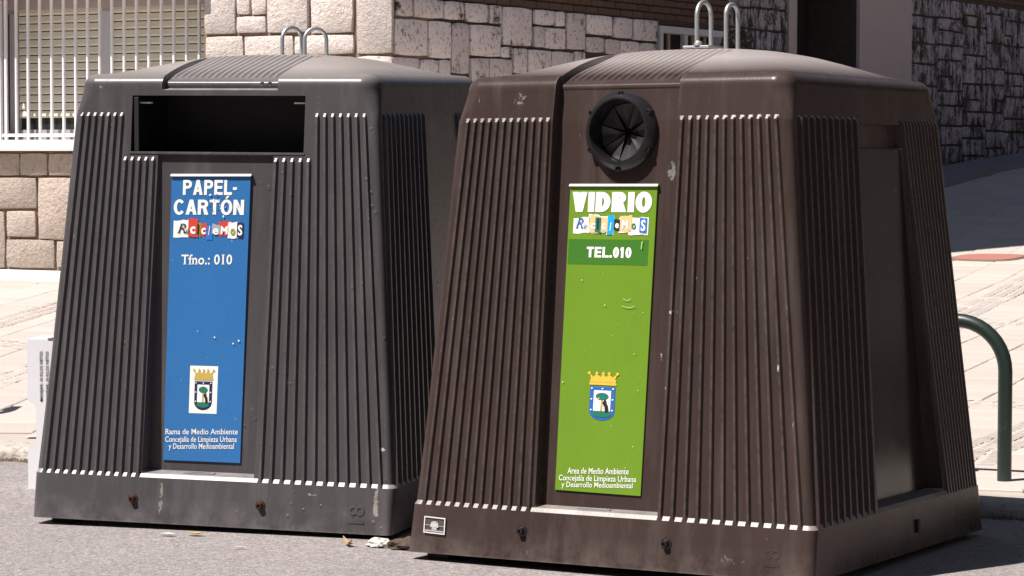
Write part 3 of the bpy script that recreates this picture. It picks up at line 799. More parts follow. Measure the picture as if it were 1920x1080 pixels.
    for j in range(len(rings)-1):
        for i in range(N):
            if cut(i, j): continue
            faces.append((j*N+i, j*N+(i+1) % N, (j+1)*N+(i+1) % N, (j+1)*N+i))
            a_, b_, c_ = Vector(rings[j][i]), Vector(rings[j][(i+1) % N]), Vector(rings[j+1][i]); d_ = Vector(rings[j+1][(i+1) % N])
            nz_ = (d_-a_).cross(c_-b_); nz_.normalize()
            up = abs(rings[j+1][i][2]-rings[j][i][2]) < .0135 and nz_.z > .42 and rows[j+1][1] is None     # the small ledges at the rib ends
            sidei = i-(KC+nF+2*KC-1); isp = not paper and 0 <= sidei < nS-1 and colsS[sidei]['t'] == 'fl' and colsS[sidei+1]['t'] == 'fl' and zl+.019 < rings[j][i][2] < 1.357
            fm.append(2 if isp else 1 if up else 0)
    faces.append(tuple(range(N-1, -1, -1))); fm.append(0)
    nwall = len(faces)
    # roof
    top = rings[-1]; nf = nF+2*KC; ns_ = nS+2*KC
    assert N == 2*(nf-1)+2*(ns_-1), (N, nf, ns_)
    a = top; Fb = [a[i] for i in range(nf)]; Rb = [a[nf-1+i] for i in range(ns_)]; Bb = [a[nf-1+ns_-1+i] for i in range(nf)][::-1]
    Lb_ = [a[(2*(nf-1)+ns_-1+i) % N] for i in range(ns_)][::-1]
    ztop = zr; Hd = cfg['dome']
    base = len(verts) ; idx = {}
    for i in range(nf): idx[(i, 0)] = (len(rings)-1)*N+i; idx[(i, ns_-1)] = (len(rings)-1)*N+(nf-1+ns_-1+nf-1-i)
    for j in range(ns_): idx[(nf-1, j)] = (len(rings)-1)*N+nf-1+j; idx[(0, j)] = (len(rings)-1)*N+(2*(nf-1)+2*(ns_-1)-j) % N
    X0 = wr+.0; Y0 = dr+.0
    # non-uniform parameters from boundary positions
    us = [(Fb[i][0]-Fb[0][0])/(Fb[-1][0]-Fb[0][0]) for i in range(nf)]; vs = [(Rb[j][1]-Rb[0][1])/(Rb[-1][1]-Rb[0][1]) for j in range(ns_)]
    def boundary(p): return Vector((p[0], p[1], 0))
    for j in range(1, ns_-1):
        for i in range(1, nf-1):
            u, v = us[i], vs[j]
            p = (1-v)*boundary(Fb[i])+v*boundary(Bb[i])+(1-u)*boundary(Lb_[j])+u*boundary(Rb[j]) \
                - ((1-u)*(1-v)*boundary(Fb[0])+u*(1-v)*boundary(Fb[-1])+(1-u)*v*boundary(Bb[0])+u*v*boundary(Bb[-1]))
            uu = abs(2*u-1); vv = abs(2*v-1)
            fu = 1-uu**2.9; fv = 1-vv**2.3
            z = ztop+Hd*fu*fv
            ci = i-KC
            if 0 <= ci < nF and colsF[ci]['t'] == 'fl':
                dep = cfg['Dr']-H_R
                fade = min(1, max(0, (vv-.12)/.55)); fade = fade*fade*(3-2*fade)
                rib = (.0065 if colsF[ci]['rc'] else 0)*min(1, max(0, (.975-vv)/.02))*min(1, max(0, (vv-.2)/.1))
                z += -dep*fade+rib-.0
            idx[(i, j)] = len(verts); verts.append((p.x, p.y, z))
    for j in range(ns_-1):
        for i in range(nf-1): faces.append((idx[(i, j)], idx[(i+1, j)], idx[(i+1, j+1)], idx[(i, j+1)]))
    root = empty(cfg['name'], cfg['label'], 'recycling container', (0, 0, 0))
    fm += [0]*(len(faces)-len(fm)); body = mesh_obj('body', verts, faces, None, root, smooth=26, mats=[cfg['mat'], cfg['wear_glint'], cfg['panel']], fm=fm)
    return root, body

def set_pose(root, loc, yaw, tx, ty):
    T = Matrix.Rotation(math.atan(ty), 4, 'X') @ Matrix.Rotation(-math.atan(tx), 4, 'Y')
    root.matrix_world = Matrix.Translation(loc) @ Matrix.Rotation(yaw, 4, 'Z') @ T

M_Ag = plastic('smooth_grey_plastic', (.050, .045, .046), (.12, .11, .10), [], (.3, .28, .27), roughness=.14)
M_Bg = plastic('smooth_brown_plastic', (.024, .018, .0165), (.08, .07, .065), [], (.3, .28, .27), roughness=.14)
cfgA = dict(kind='paper', name='paper_container', label='grey ribbed paper and cardboard recycling container with a wide slot and blue poster', mat=M_A, wear_glint=M_glintA, panel=M_Ag,
    w=(.707, .7097, .6006, .5819), d=(.7761, .7441, .6048, .5872), z=(.163, 1.4802, 1.6346), Lt=(-.568, -.272), Lb=(-.668, -.291), Rt=(.2145, .548), Rb=(.193, .655),
    ch=(-.278, .166, -.252, .205), mouth=(-.366, .318), D=(.07, .0235), Dr=.030, dome=.078)
cfgB = dict(kind='glass', name='glass_container', label='brown ribbed glass recycling container with a round opening and green poster', mat=M_B, wear_glint=M_glintB, panel=M_Bg,
    w=(.7467, .7415, .6165, .5965), d=(.7622, .7337, .6449, .6214), z=(.1603, 1.4492, 1.6024), Lt=(-.568, -.259), Lb=(-.694, -.289), Rt=(.235, .566), Rb=(.197, .690),
    ch=(-.268, .186, -.243, .215), mouth=None, D=(.048, .0455), Dr=.036, dome=.103)
A, bodyA = container(cfgA); B, bodyB = container(cfgB)
set_pose(A, (-1.887, .186, .0128), .2185, -.0074, .0218)
set_pose(B, (0, 0, 0), 0, .0062, -.0055)

def hook(root, cx, cy, z0, h, gap, ang):
    mb = MB(); ca, sa = math.cos(ang), math.sin(ang); r_ = gap/2; pts = []
    def P_(s_, z): return (cx+s_*ca, cy+s_*sa, z)
    pts = [P_(-r_, z0), P_(-r_, z0+h*.5)]+[P_(-r_*math.cos(math.pi*k/12), z0+h-r_+r_*math.sin(math.pi*k/12)) for k in range(13)]+[P_(r_, z0+h*.5), P_(r_, z0)]
    mb.tube(pts, .0078, 14); return mb.build('lifting_loop', M_galv, root, 50)
hook(B, -.002, .0, 1.692, .178, .098, R(86)); hook(B, .105, .0, 1.692, .166, .07, R(80))
hook(A, .006, .045, 1.66, .158, .095, R(60)); hook(A, .098, .06, 1.66, .154, .088, R(40))
b = MB(); b.bevbox(-.055, .045, -.06, .06, 1.708, 1.718, .003); b.lathe([(.016, 0), (.014, .01), (.008, .016)], Matrix.Translation((-.0, -.049, 1.718)), 14); b.build('hook_plate', M_galv, B)
b = MB(); b.bevbox(-.04, .14, -.02, .12, 1.700, 1.712, .003); b.build('hook_plate', M_galv, A)
# feet in the gap under each shell
for root, w_, d_ in ((A, .62, .66), (B, .66, .66)):
    for sx_ in (-1, 1):
        for sy_ in (-1, 1):
            b = MB(); b.box(sx_*w_-.04, sx_*w_+.04, sy_*d_-.04, sy_*d_+.04, -.05, .002); b.build('foot', M_liner, root)

# bolts with a washer, on the base band
def bolt(root, x, z, dl, db, zl, mat, wmat):
    y = -(db+(dl-db)*z/zl)
    Mx = Matrix.Translation((x, y, z)) @ Matrix.Rotation(R(90), 4, 'X')
    mb = MB(); mb.lathe([(.019, 0), (.019, .003), (.013, .005), (.012, .016), (.010, .020), (.006, .020), (.005, .014)], Mx, 20, close=True)
    mb.build('bolt', mat, root, 40)
for x, z in ((-.300, .085), (.203, .083)): bolt(A, x, z, .7441, .7761, .163, M_bolt, None)
for x, z in ((-.304, .096), (.230, .089)): bolt(B, x, z, .7337, .7622, .1603, M_bolt_b, None)
b = MB(); b.bevbox(.7425, .754, .105, .125, .06, .105, .003); b.build('drain_slot', M_liner, B)

# --- paper slot
ml, mr = cfgA['mouth']
def yfA(z): return -(.7441+H_R*0+(.6048+H_R-.7441)*(z-.163)/(1.4802-.163)) + H_R if z <= 1.4802 else -(.6048+(.5872-.6048)*(z-1.4802)/(.1544))
b = MB(); z0_, z1_ = 1.346, 1.556; dd = .28
ya_, yb_ = yfA(z0_)+.001, yfA(z1_)+.001
v = [(ml, ya_, z0_), (mr, ya_, z0_), (mr, yb_, z1_), (ml, yb_, z1_), (ml+.02, ya_+dd, z0_-.06), (mr-.02, ya_+dd, z0_-.06), (mr-.02, ya_+dd, z1_), (ml+.02, ya_+dd, z1_)]
b.add(v, [(0, 1, 5, 4), (1, 2, 6, 5), (2, 3, 7, 6), (3, 0, 4, 7), (4, 5, 6, 7)]); b.build('slot_liner', M_liner, A)
b = MB(); b.bevbox(ml+.012, ml+.03, ya_+.006, ya_+.02, z0_+.004, z1_-.006, .002); b.build('slot_side_rail', M_liner, A)
for (xa, xb) in ((ml+.020, ml+.068), (mr-.050, mr-.006)):
    b = MB(); b.bevbox(xa, xb, yb_+.012, yb_+.030, z1_-.030, z1_-.024, .001); b.build('slot_bracket', M_edge, A)
b = MB(); b.bevbox(ml-.004, mr+.004, ya_-.004, ya_+.004, z0_-.005, z0_+.0045, .002); b.build('slot_lip', M_A, A)

# --- round glass opening
tilt = math.atan((.7337-.6449-H_R)/(1.4492-.1603))
ring_c = Vector((.0, -.6155, 1.414))
RM = Matrix.Translation(ring_c) @ Matrix.Rotation(R(90)-tilt, 4, 'X')      # local +z points out of the face
mb = MB(); mb.lathe([(.131, -.004), (.131, .006), (.126, .012), (.115, .030), (.109, .036), (.103, .036), (.100, .031), (.098, .0), (.097, -.10)], RM, 72)
ringo = mb.build('opening_ring', M_rubber, B, 40)
for k in range(6):
    a_ = R(90+60*k); mb = MB(); mb.lathe([(.010, -.02), (.010, .014), (.0085, .018), (.004, .018), (.0035, .013)], RM @ Matrix.Translation((.122*math.cos(a_), .122*math.sin(a_), .006)), 14, close=True)
    mb.build('rivet', M_bolt_b, ringo, 40)
mb = MB(); mb.lathe([(.099, -.099), (.0, -.10)], RM, 40); mb.build('dark_throat', M_dark, B)
for k in range(8):      # rubber star flaps
    a0_ = R(45*k+8); mb = MB(); n = 6; V = []; half_ = R(21.6)
    for i in range(n+1):
        rr_ = .095*(1-i/n)+.014*(i/n)
        for s_ in (-1, -.5, 0, .5, 1):
            aa = a0_+s_*half_*(1-.35*(i/n)**2); hgt = -.034-.016*(i/n)-.006*(1-abs(s_))+(.012 if k % 2 else 0)*(i/n)
            V.append(RM @ Vector((rr_*math.cos(aa), rr_*math.sin(aa), hgt)))
    f = []
    for i in range(n):
        for c_ in range(4): f.append((i*5+c_, i*5+c_+1, (i+1)*5+c_+1, (i+1)*5+c_))
    mb.add(V, f); o = mb.build('rubber_flap', M_flap, ringo, 60)

# ---------------------------------------------------------------- lettering
def text_geo(txt, bold=0.0, serif=0.0, shear=0.0):
    """flat letter outlines from the built-in font -> (verts2d, faces), unit height"""
    cu = bpy.data.curves.new('lettering', 'FONT'); cu.body = txt; cu.offset = bold; cu.resolution_u = 3; cu.fill_mode = 'FRONT'; cu.shear = shear
    cu.space_character = 1.0+bold*2.6
    o = bpy.data.objects.new('lettering_tmp', cu); COL.objects.link(o)
    dg = bpy.context.evaluated_depsgraph_get(); dg.update(); me = o.evaluated_get(dg).to_mesh()
    vs_ = [(v.co.x, v.co.y) for v in me.vertices]; fs = [tuple(p.vertices) for p in me.polygons]
    ed = {}
    for p in me.polygons:
        for k in p.edge_keys: ed[k] = ed.get(k, 0)+1
    o.evaluated_get(dg).to_mesh_clear()
    if serif:
        add = []
        for k, c_ in ed.items():
            if c_ != 1: continue
            (x0, y0_), (x1, y1_) = vs_[k[0]], vs_[k[1]]
            if abs(y0_-y1_) < .004 and .04 < abs(x0-x1) < .22:
                for lv, dr_ in ((0, 1), (.449, -1), (.682, -1)):
                    if abs(y0_-(lv-bold if dr_ > 0 else lv+bold)) < .035:
                        a_, b_ = min(x0, x1), max(x0, x1); add.append((a_-serif, b_+serif, y0_, y0_+dr_*.06)); break
        for a_, b_, c_, d_ in add:
            n = len(vs_); lo, hi = min(c_, d_), max(c_, d_); vs_ += [(a_, lo), (b_, lo), (b_, hi), (a_, hi)]; fs.append((n, n+1, n+2, n+3))
    bpy.data.objects.remove(o); bpy.data.curves.remove(cu)
    return vs_, fs
def grotesk(txt, t, gap=.10):
    """plain bold sans capitals drawn from strokes, capital height 1 -> list of (verts, faces) pieces"""
    h = t/2; pcs = []; x = 0.0
    def quad_(a, b, c, d): pcs.append(([(p[0]+x, p[1]) for p in (a, b, c, d)], [(0, 1, 2, 3)]))
    def bar(x0, x1, y0, y1): quad_((x0, y0), (x1, y0), (x1, y1), (x0, y1))
    def arc(cx, cy, rx, ry, a0, a1, n=14, tx=None):
        tx = tx or t; V = []; 
        for k in range(n+1):
            a = R(a0+(a1-a0)*k/n); c, s_ = math.cos(a), math.sin(a)
            V += [(x+cx+rx*c, cy+ry*s_), (x+cx+(rx-tx)*c, cy+(ry-t*.88)*s_)]
        F = [(2*k, 2*k+2, 2*k+3, 2*k+1) for k in range(n)]
        if a1 < a0: F = [f[::-1] for f in F]
        pcs.append((V, F))
    for ch in txt:
        if ch == 'I': bar(0, t, 0, 1); w_ = t
        elif ch == 'L': bar(0, t, 0, 1); bar(t, .60, 0, t*.9); w_ = .60
        elif ch == 'E': bar(0, t, 0, 1); [bar(t, .64-.04*(k == 1), y, y+t*.88) for k, y in enumerate((0, .5-t*.42, 1-t*.88))]; w_ = .64
        elif ch == 'T': bar(0, .66, 1-t*.9, 1); bar(.33-h, .33+h, 0, 1-t*.9); w_ = .66
        elif ch in 'PR':
            yb = .42; r_ = (1-yb)/2; bar(0, t, 0, 1); bar(t, .68-r_, 1-t*.88, 1); bar(t, .68-r_, yb, yb+t*.88); arc(.68-r_, yb+r_, r_, r_, -90, 90); w_ = .68
            if ch == 'R': quad_((.70-t*1.15, 0), (.72, 0), (.56, yb+.03), (.56-t*1.1, yb+.03)); w_ = .72
        elif ch == 'D': bar(0, t, 0, 1); bar(t, .28, 1-t*.88, 1); bar(t, .28, 0, t*.88); arc(.28, .5, .44, .5, -90, 90, 20); w_ = .72
        elif ch in 'O\u00d3': arc(.39, .5, .39, .52, 0, 360, 34); w_ = .78
        elif ch == '0': arc(.28, .5, .28, .51, 0, 360, 30); w_ = .56
        elif ch == 'C': arc(.38, .5, .38, .52, 40, 322, 30); w_ = .74
        elif ch == 'A': a = t*1.08; quad_((0, 0), (a, 0), (.37+a*.42, 1), (.37-a*.5, 1)); quad_((.74-a, 0), (.74, 0), (.37+a*.5, 1), (.37-a*.42, 1)); bar(.2, .54, .21, .21+t*.8); w_ = .74
        elif ch == 'V': a = t*1.08; quad_((.36-a*.5, 0), (.36+a*.42, 0), (a, 1), (0, 1)); quad_((.36-a*.42, 0), (.36+a*.5, 0), (.72, 1), (.72-a, 1)); w_ = .72
        elif ch == 'N': bar(0, t, 0, 1); bar(.70-t, .70, 0, 1); quad_((.70-t*1.12, 0), (.70-t*.0, 0), (t*1.12, 1), (0, 1)); w_ = .70
        elif ch == '1': bar(.34-t, .34, 0, 1); quad_((.02, .66), (.34-t, .70), (.34-t, .99), (.02, .82)); w_ = .42
        elif ch == '.': bar(0, t, 0, t); w_ = t
        elif ch == '-': bar(0, .30, .34, .34+t*.85); w_ = .30
        if ch == '\u00d3': quad_((.30, 1.08), (.44, 1.08), (.58, 1.26), (.40, 1.26))
        x += w_+(gap if ch not in 'L' else gap*.7)
    return pcs
class Poster:
    """flat print on a thin panel: coordinates u (0..1 left to right), v (0..1 top to bottom)"""
    def __init__(s, root, TL, TR, BR, BL, mat, edge=True, name='poster'):
        s.TL, s.TR, s.BR, s.BL = [Vector(q) for q in (TL, TR, BR, BL)]
        s.W = (s.TR-s.TL).length; s.H = (s.BL-s.TL).length
        s.n = (s.TR-s.TL).cross(s.TL-s.BL).normalized()
        if s.n.y > 0: s.n = -s.n
        th = .003; mb = MB(); c = [s.TL, s.TR, s.BR, s.BL]
        back = [p-s.n*.012 for p in c]; front = [p+s.n*th for p in c]
        mb.add(back+front, [(4, 5, 6, 7)[::-1], (0, 4, 7, 3), (1, 2, 6, 5), (0, 1, 5, 4), (2, 3, 7, 6)])
        s.panel = mb.build(name, mat, root); s.th = th
        if edge:
            e = MB(); up = (s.TL-s.BL).normalized(); t0, t1 = s.TL-(s.TR-s.TL)*.006, s.TR+(s.TR-s.TL)*.012
            v = []
            for p in (t0, t1): v += [p-s.n*.004, p+up*.004-s.n*.004, p+up*.0035+s.n*.005, p-up*.004+s.n*.011, p-up*.0055+s.n*.008]
            e.add(v, [(i, (i+1) % 5, 5+(i+1) % 5, 5+i) for i in range(5)]+[(4, 3, 2, 1, 0), (5, 6, 7, 8, 9)]); e.build('edge_strip', M_edge, s.panel)
    def p(s, u, v, lay):
        a = s.TL.lerp(s.TR, u); b_ = s.BL.lerp(s.BR, u); return a.lerp(b_, v)+s.n*(s.th+.0006*lay)
    def flat(s, vs_, fs, lay, mat, name='lettering'):
        mb = MB(); mb.add([s.p(u, v, lay) for u, v in vs_], fs); return mb.build(name, mat, s.panel)
    def rect(s, u0, u1, v0, v1, lay, mat, name='print_patch', skew=0):
        return s.flat([(u0, v0), (u1, v0), (u1+skew, v1), (u0+skew, v1)], [(3, 2, 1, 0)], lay, mat, name)
    def poly(s, pts, lay, mat, name='print_patch'): return s.flat(pts, [tuple(range(len(pts)))[::-1]], lay, mat, name)
    def text(s, txt, u0, u1, vb0, vb1, cap, lay, mat, bold=0, serif=0, capu=.70, shear=0, name='lettering'):
        """stretched to [u0,u1]; baseline vb0..vb1; cap = capital height in v"""
        vs_, fs = text_geo(txt, bold, serif, shear); x0 = min(v[0] for v in vs_); x1 = max(v[0] for v in vs_)
        out = []
        for x, y in vs_:
            t = (x-x0)/(x1-x0); out.append((lerp(u0, u1, t), lerp(vb0, vb1, t)-y/capu*cap))
        return s.flat(out, fs, lay, mat, name)
def heading(po, txt, u0, u1, vb, cap, lay, t, gap=.10):
    pcs = grotesk(txt, t, gap); X = [v[0] for p_ in pcs for v in p_[0]]; a, b_ = min(X), max(X); mb = MB()
    for k, (V, F) in enumerate(pcs): mb.add([po.p(lerp(u0, u1, (x-a)/(b_-a)), vb-y*cap, lay+(k % 7)*.12) for x, y in V], F)
    return mb.build('lettering', P['white'], po.panel)
def crest(po, u0, u1, v0, v1, shield, crown, gold2, sticker):
    W_, H_ = u1-u0, v1-v0
    def q(a, b_): return (u0+W_*a, v0+H_*b_)
    if sticker: po.poly([q(-.0, -.0), q(1, -.0), q(1, 1), q(0, 1)], 1, P['white'], 'crest_sticker')
    def T(a, b_): # inner coordinate -> margin
        return q(.13+.74*a, .06+.88*b_) if sticker else q(a, b_)
    def pl_(pts, lay, mat, nm='crest_shape'): po.poly([T(*p_) for p_ in pts], lay, mat, nm)
    # crown: band, points with florets
    pl_([(.04, .225), (.96, .225), (.96, .27), (.04, .27)], 3, crown); pl_([(.06, .155), (.94, .155), (.94, .20), (.06, .20)], 3, crown)
    pl_([(.06, .20), (.94, .20), (.94, .225), (.06, .225)], 3, gold2)
    pl_([(.02, .03), (.10, .155), (.90, .155), (.98, .03), (.82, .11), (.70, .04), (.60, .11), (.5, .03), (.40, .11), (.28, .04), (.17, .11)][::-1], 3, crown, 'crest_crown')
    for a in (.02, .28, .5, .70, .98): pl_([(a-.06, .035), (a, -.01), (a+.06, .035), (a, .07)][::-1], 4, crown)
    # shield
    sh = [(.07, .30), (.93, .30), (.93, .80)]+[(.5+.43*math.cos(R(k)), .80+.19*math.sin(R(k))) for k in range(15, 180, 15)]+[(.07, .80)]
    pl_(sh, 2, shield, 'crest_shield')
    pl_([(.21, .38), (.79, .38), (.79, .84), (.21, .84)], 3, P['white'])
    pl_([(.21, .80), (.79, .80), (.80, .85)]+[(.5+.33*math.cos(R(k)), .85+.08*math.sin(R(k))) for k in range(20, 180, 20)]+[(.20, .85)], 4, P['teal'])
    pl_([(.47, .55), (.52, .55), (.53, .82), (.45, .82)], 4, gold2)
    pl_([(.5+.22*math.cos(R(k)), .50+.075*math.sin(R(k))) for k in range(0, 360, 24)], 5, P['teal'], 'crest_tree')
    pl_([(.56, .60), (.60, .56), (.65, .58), (.66, .63), (.71, .68), (.74, .80), (.68, .82), (.62, .82), (.60, .72), (.55, .67), (.52, .62)], 6, P['black'], 'crest_bear')
    for a, c_ in ((.14, .34), (.5, .34), (.86, .34), (.14, .56), (.86, .56), (.14, .78), (.86, .78)):
        pl_([(a+.035*math.cos(R(k)), c_+.017*math.sin(R(k))) for k in range(0, 360, 60)], 5, P['white'], 'crest_star')
# blue poster
pa = Poster(A, (-.2008, -.6147-.002, 1.265), (.112, -.6146-.002, 1.2683), (.0883, -.671-.002, .2211), (-.2173, -.671-.002, .2199), M_blue)
heading(pa, 'PAPEL-', .151, .835, .0695, .052, 2, .215, .10)
heading(pa, 'CART\u00d3N', .040, .932, .1385, .0525, 2, .215, .07)
pa.text('Tfno.: 010', .159, .806, .3125, .310, .034, 2, P['white'], bold=.016, serif=.05)
pa.text('Rama de Medio Ambiente', .018, .959, .9095, .9005, .0195, 2, P['white'], bold=.006, serif=.045)
pa.text('Concejal\u00eda de Limpieza Urbana', .021, .949, .9360, .9270, .0190, 2, P['white'], bold=.006, serif=.045)
pa.text('y Desarrollo Medioambiental', .066, .918, .9600, .9510, .0190, 2, P['white'], bold=.006, serif=.045)
crest(pa, .316, .675, .666, .832, P['navy'], P['gold'], P['gold'], True)
def torn(po, u0, u1, v0, v1, lay, mat, tilt=0):
    pts = []; n = 5
    top = [(lerp(u0, u1, k/n), v0+tilt*(k/n-.5)+random.uniform(-.0018, .0018)) for k in range(n+1)]
    bot = [(lerp(u1, u0, k/n), v1+tilt*(.5-k/n)+random.uniform(-.0018, .0018)) for k in range(n+1)]
    po.poly(top+bot, lay, mat, 'torn_paper_print')
for (u0, u1, v0, v1, m_, tl) in ((.045, .25, .158, .218, 'white', -.004), (.235, .36, .152, .216, 'red', .004), (.325, .40, .166, .214, 'olive', .002), (.39, .47, .168, .214, 'red', 0),
        (.47, .545, .176, .226, 'blue', .003), (.54, .64, .172, .206, 'grey', .003), (.62, .775, .160, .212, 'red', -.004), (.74, .875, .164, .220, 'white', .0), (.855, .935, .166, .219, 'navy', .002)):
    torn(pa, u0, u1, v0, v1, 2+int(u0*10) % 3, P[m_], tl)
def letters(po, items):
    for ch, u0, u1, vb, cap, mat, bd, sf, shr in items: po.text(ch, u0, u1, vb, vb, cap, 6, mat, bold=bd, serif=sf, shear=shr)
letters(pa, [('R', .10, .21, .203, .034, P['black'], -.005, .04, .3), ('e', .205, .25, .204, .022, P['black'], 0, 0, .2), ('c', .262, .33, .2035, .034, P['white'], .04, 0, 0), ('i', .35, .375, .204, .036, P['black'], .04, .03, 0),
    ('c', .405, .46, .205, .030, P['white'], .04, 0, 0), ('l', .495, .515, .208, .030, P['white'], .02, 0, .2), ('e', .55, .625, .206, .030, P['white'], .03, 0, 0), ('M', .65, .74, .2045, .026, P['white'], .04, 0, 0), ('o', .775, .835, .207, .030, P['olive'], .04, 0, 0), ('S', .868, .925, .208, .034, P['white'], .03, .0, 0)])
# green poster
pb = Poster(B, (-.1849, -.6231-.002, 1.2386), (.1372, -.6231-.002, 1.2386), (.1057, -.6817-.002, .2288), (-.2118, -.6815-.002, .2319), M_green)
heading(pb, 'VIDRIO', .033, .951, .0880, .0655, 2, .31, .055)
pb.rect(.012, .935, .177, .259, 1, M_dgreen, 'green_band')
heading(pb, 'TEL.010', .231, .749, .2360, .0345, 2, .24, .09)
pb.text('Area de Medio Ambiente', .136, .852, .9440, .9330, .0195, 2, P['white'], bold=.006, serif=.045)
pb.text('Concejal\u00eda de Limpieza Urbana', .040, .942, .9680, .9560, .0185, 2, P['white'], bold=.006, serif=.045)
pb.text('y Desarrollo Medioambiental', .075, .909, .9890, .9765, .0175, 2, P['white'], bold=.006, serif=.045)
crest(pb, .330, .672, .607, .766, P['rblue'], P['yellow'], P['gold'], False)
for (u0, u1, v0, v1, m_, tl) in ((.06, .25, .106, .158, 'white', -.004), (.235, .36, .096, .158, 'white', .004), (.25, .345, .098, .156, 'orange', .004), (.315, .385, .106, .155, 'teal', .002), (.375, .46, .106, .153, 'orange', 0), (.36, .47, .103, .155, 'white', 0),
        (.445, .535, .100, .162, 'white', 0), (.455, .53, .098, .160, 'sky', -.003), (.535, .60, .112, .146, 'black', .003), (.60, .735, .100, .150, 'orange', -.004), (.59, .74, .103, .155, 'white', -.004), (.70, .84, .106, .162, 'white', .0), (.83, .925, .103, .160, 'white', .002), (.825, .91, .106, .155, 'blue', .002)):
    torn(pb, u0, u1, v0, v1, (2+int(u0*10) % 2) if m_ == 'white' else 4+int(u0*10) % 2, P[m_], tl)
letters(pb, [('R', .09, .18, .141, .034, P['rblue'], -.005, .04, .3), ('e', .185, .225, .142, .020, P['rblue'], -.005, 0, .2), ('c', .265, .32, .142, .026, P['white'], .04, 0, 0), ('i', .335, .36, .142, .036, P['black'], .04, .03, 0),
    ('c', .395, .44, .142, .026, P['white'], .04, 0, 0), ('l', .485, .505, .148, .026, P['white'], .02, 0, .2), ('e', .548, .59, .139, .022, P['white'], .03, 0, 0), ('M', .625, .695, .1405, .026, P['white'], .04, 0, 0), ('o', .735, .785, .1415, .026, P['teal'], .03, 0, 0), ('S', .842, .895, .147, .034, P['white'], .03, .0, 0)])
# crackled paper residue on the blue poster
for i in range(26):
    u = random.gauss(.62, .10); v = random.gauss(.11, .035); s_ = random.uniform(.004, .012)
    pa.poly([(u+s_*math.cos(k)*random.uniform(.5, 1.3), v+s_*.32*math.sin(k)*random.uniform(.5, 1.3)) for k in (0, 1.1, 2.3, 3.3, 4.4, 5.4)], 7, M_white if i % 3 == 0 else M_blue, 'scuff')
for (u, v, s_) in ((.93, .575, .012), (.86, .585, .010), (.62, .565, .010), (.40, .545, .006)): pa.poly([(u+s_*math.cos(k), v+s_*.3*math.sin(k)) for k in (0, 1, 2.2, 3.4, 4.5, 5.4)], 7, M_white, 'scuff')
for (uc, vc, w_) in ((.75, .395, .15), (.73, .372, .09)):   # pale curved scratches on the green poster
    top = [(uc+w_*(k/8-.5)*1.0, vc-.006*(2*k/8-1)**2) for k in range(9)]; pb.poly(top+[(a_, b_+.0018) for a_, b_ in reversed(top)], 7, plain('pale_green_scratch', (.45, .62, .25), .6), 'scratch')
for i in range(9):
    u = random.random(); v = random.uniform(.3, .95); s_ = random.uniform(.004, .009); pb.poly([(u+s_*math.cos(k), v+s_*.32*math.sin(k)) for k in (0, 1.1, 2.3, 3.3, 4.4, 5.4)], 7, M_edge, 'scuff')
pb.poly([(.86, .182), (.875, .181), (.87, .207), (.855, .207)], 7, plain('pale_green', (.3, .5, .15), .6), 'scratch')

# maker's sticker on the base of the brown container (outlined rectangle)
def planeB(z, out=.0): return -(.7622+(.7337-.7622)*z/.1603)-out
stB = Poster(B, (-.682, planeB(.122), .122), (-.599, planeB(.119), .119), (-.597, planeB(.064), .064), (-.681, planeB(.067), .067), plain('sticker_dark', (.07, .055, .05), .4), edge=False, name='sticker')
stB.th = .0065
for r_ in ((0, 1, 0, .07), (0, 1, .93, 1), (0, .045, .07, .93), (.955, 1, .07, .93), (.06, .94, .80, .88)): stB.rect(*r_, 1, P['grey'] if r_[2] > .7 and r_[3] < .9 else M_edge, 'sticker_line')
stB.poly([(.30, .62), (.33, .36), (.42, .26), (.58, .26), (.67, .36), (.70, .62), (.62, .62), (.62, .78), (.38, .78), (.38, .62)][::-1], 1, P['grey'], 'sticker_emblem')
stB.rect(.06, .94, .50, .53, 1, P['grey'], 'sticker_line'); stB.text('AEMA', .32, .68, .60, .60, .20, 2, M_edge, bold=.03)
# embossed mark "81" turned on its side, and its fainter twin
def emboss(root, body_mat, x, z, h, yfun, depth, txt='18'):
    vs_, fs = text_geo(txt, .0)
    x0 = min(v[0] for v in vs_); x1 = max(v[0] for v in vs_); mb = MB(); s_ = h/(x1-x0)
    top = []; 
    for a_, b_ in vs_:
        X = x-(b_-.36)*s_*1.05; Z = z-h/2+(a_-x0)*s_; top.append((X, yfun(Z)-depth, Z))
    bot = [(p_[0]*1+(p_[0]-x)*.06, p_[1]+depth+.001, z+(p_[2]-z)*1.06) for p_ in top]
    n = len(top); ed = {}
    for f_ in fs:
        for k in range(len(f_)): e = (f_[k], f_[(k+1) % len(f_)]); ed[e] = 1
    F_ = [tuple(f_) for f_ in fs]
    for (a_, b_) in ed:
        if (b_, a_) not in ed: F_.append((a_, b_, b_+n, a_+n))
    mb.add(top+bot, F_); o = mb.build('embossed_mark', body_mat, root); return o
def planeA(z): return -(.7761+(.7441-.7761)*z/.163)
emboss(A, M_A, .572, .068, .062, planeA, .0025); emboss(B, M_B, .603, .068, .055, planeB, .0012)
# moulded maker's word and two screws on the strip above the slot
yst = -.5615
vs_, fs = text_geo('OMARCE', .02)
x1 = max(v[0] for v in vs_); mb = MB(); mb.add([(-.215+v[0]/x1*.065, -.5570-.0045+v[1]*.0005, 1.592+v[1]*.016) for v in vs_], fs); mb.build('lettering', P['black'], A)
for xx in (.135, .165):
    mb = MB(); mb.lathe([(.009, 0), (.009, .004), (.006, .007), (.003, .005)], Matrix.Translation((xx, -.5575, 1.598)) @ Matrix.Rotation(R(90), 4, 'X'), 14, close=True); mb.build('screw', M_bolt_b, A, 40)
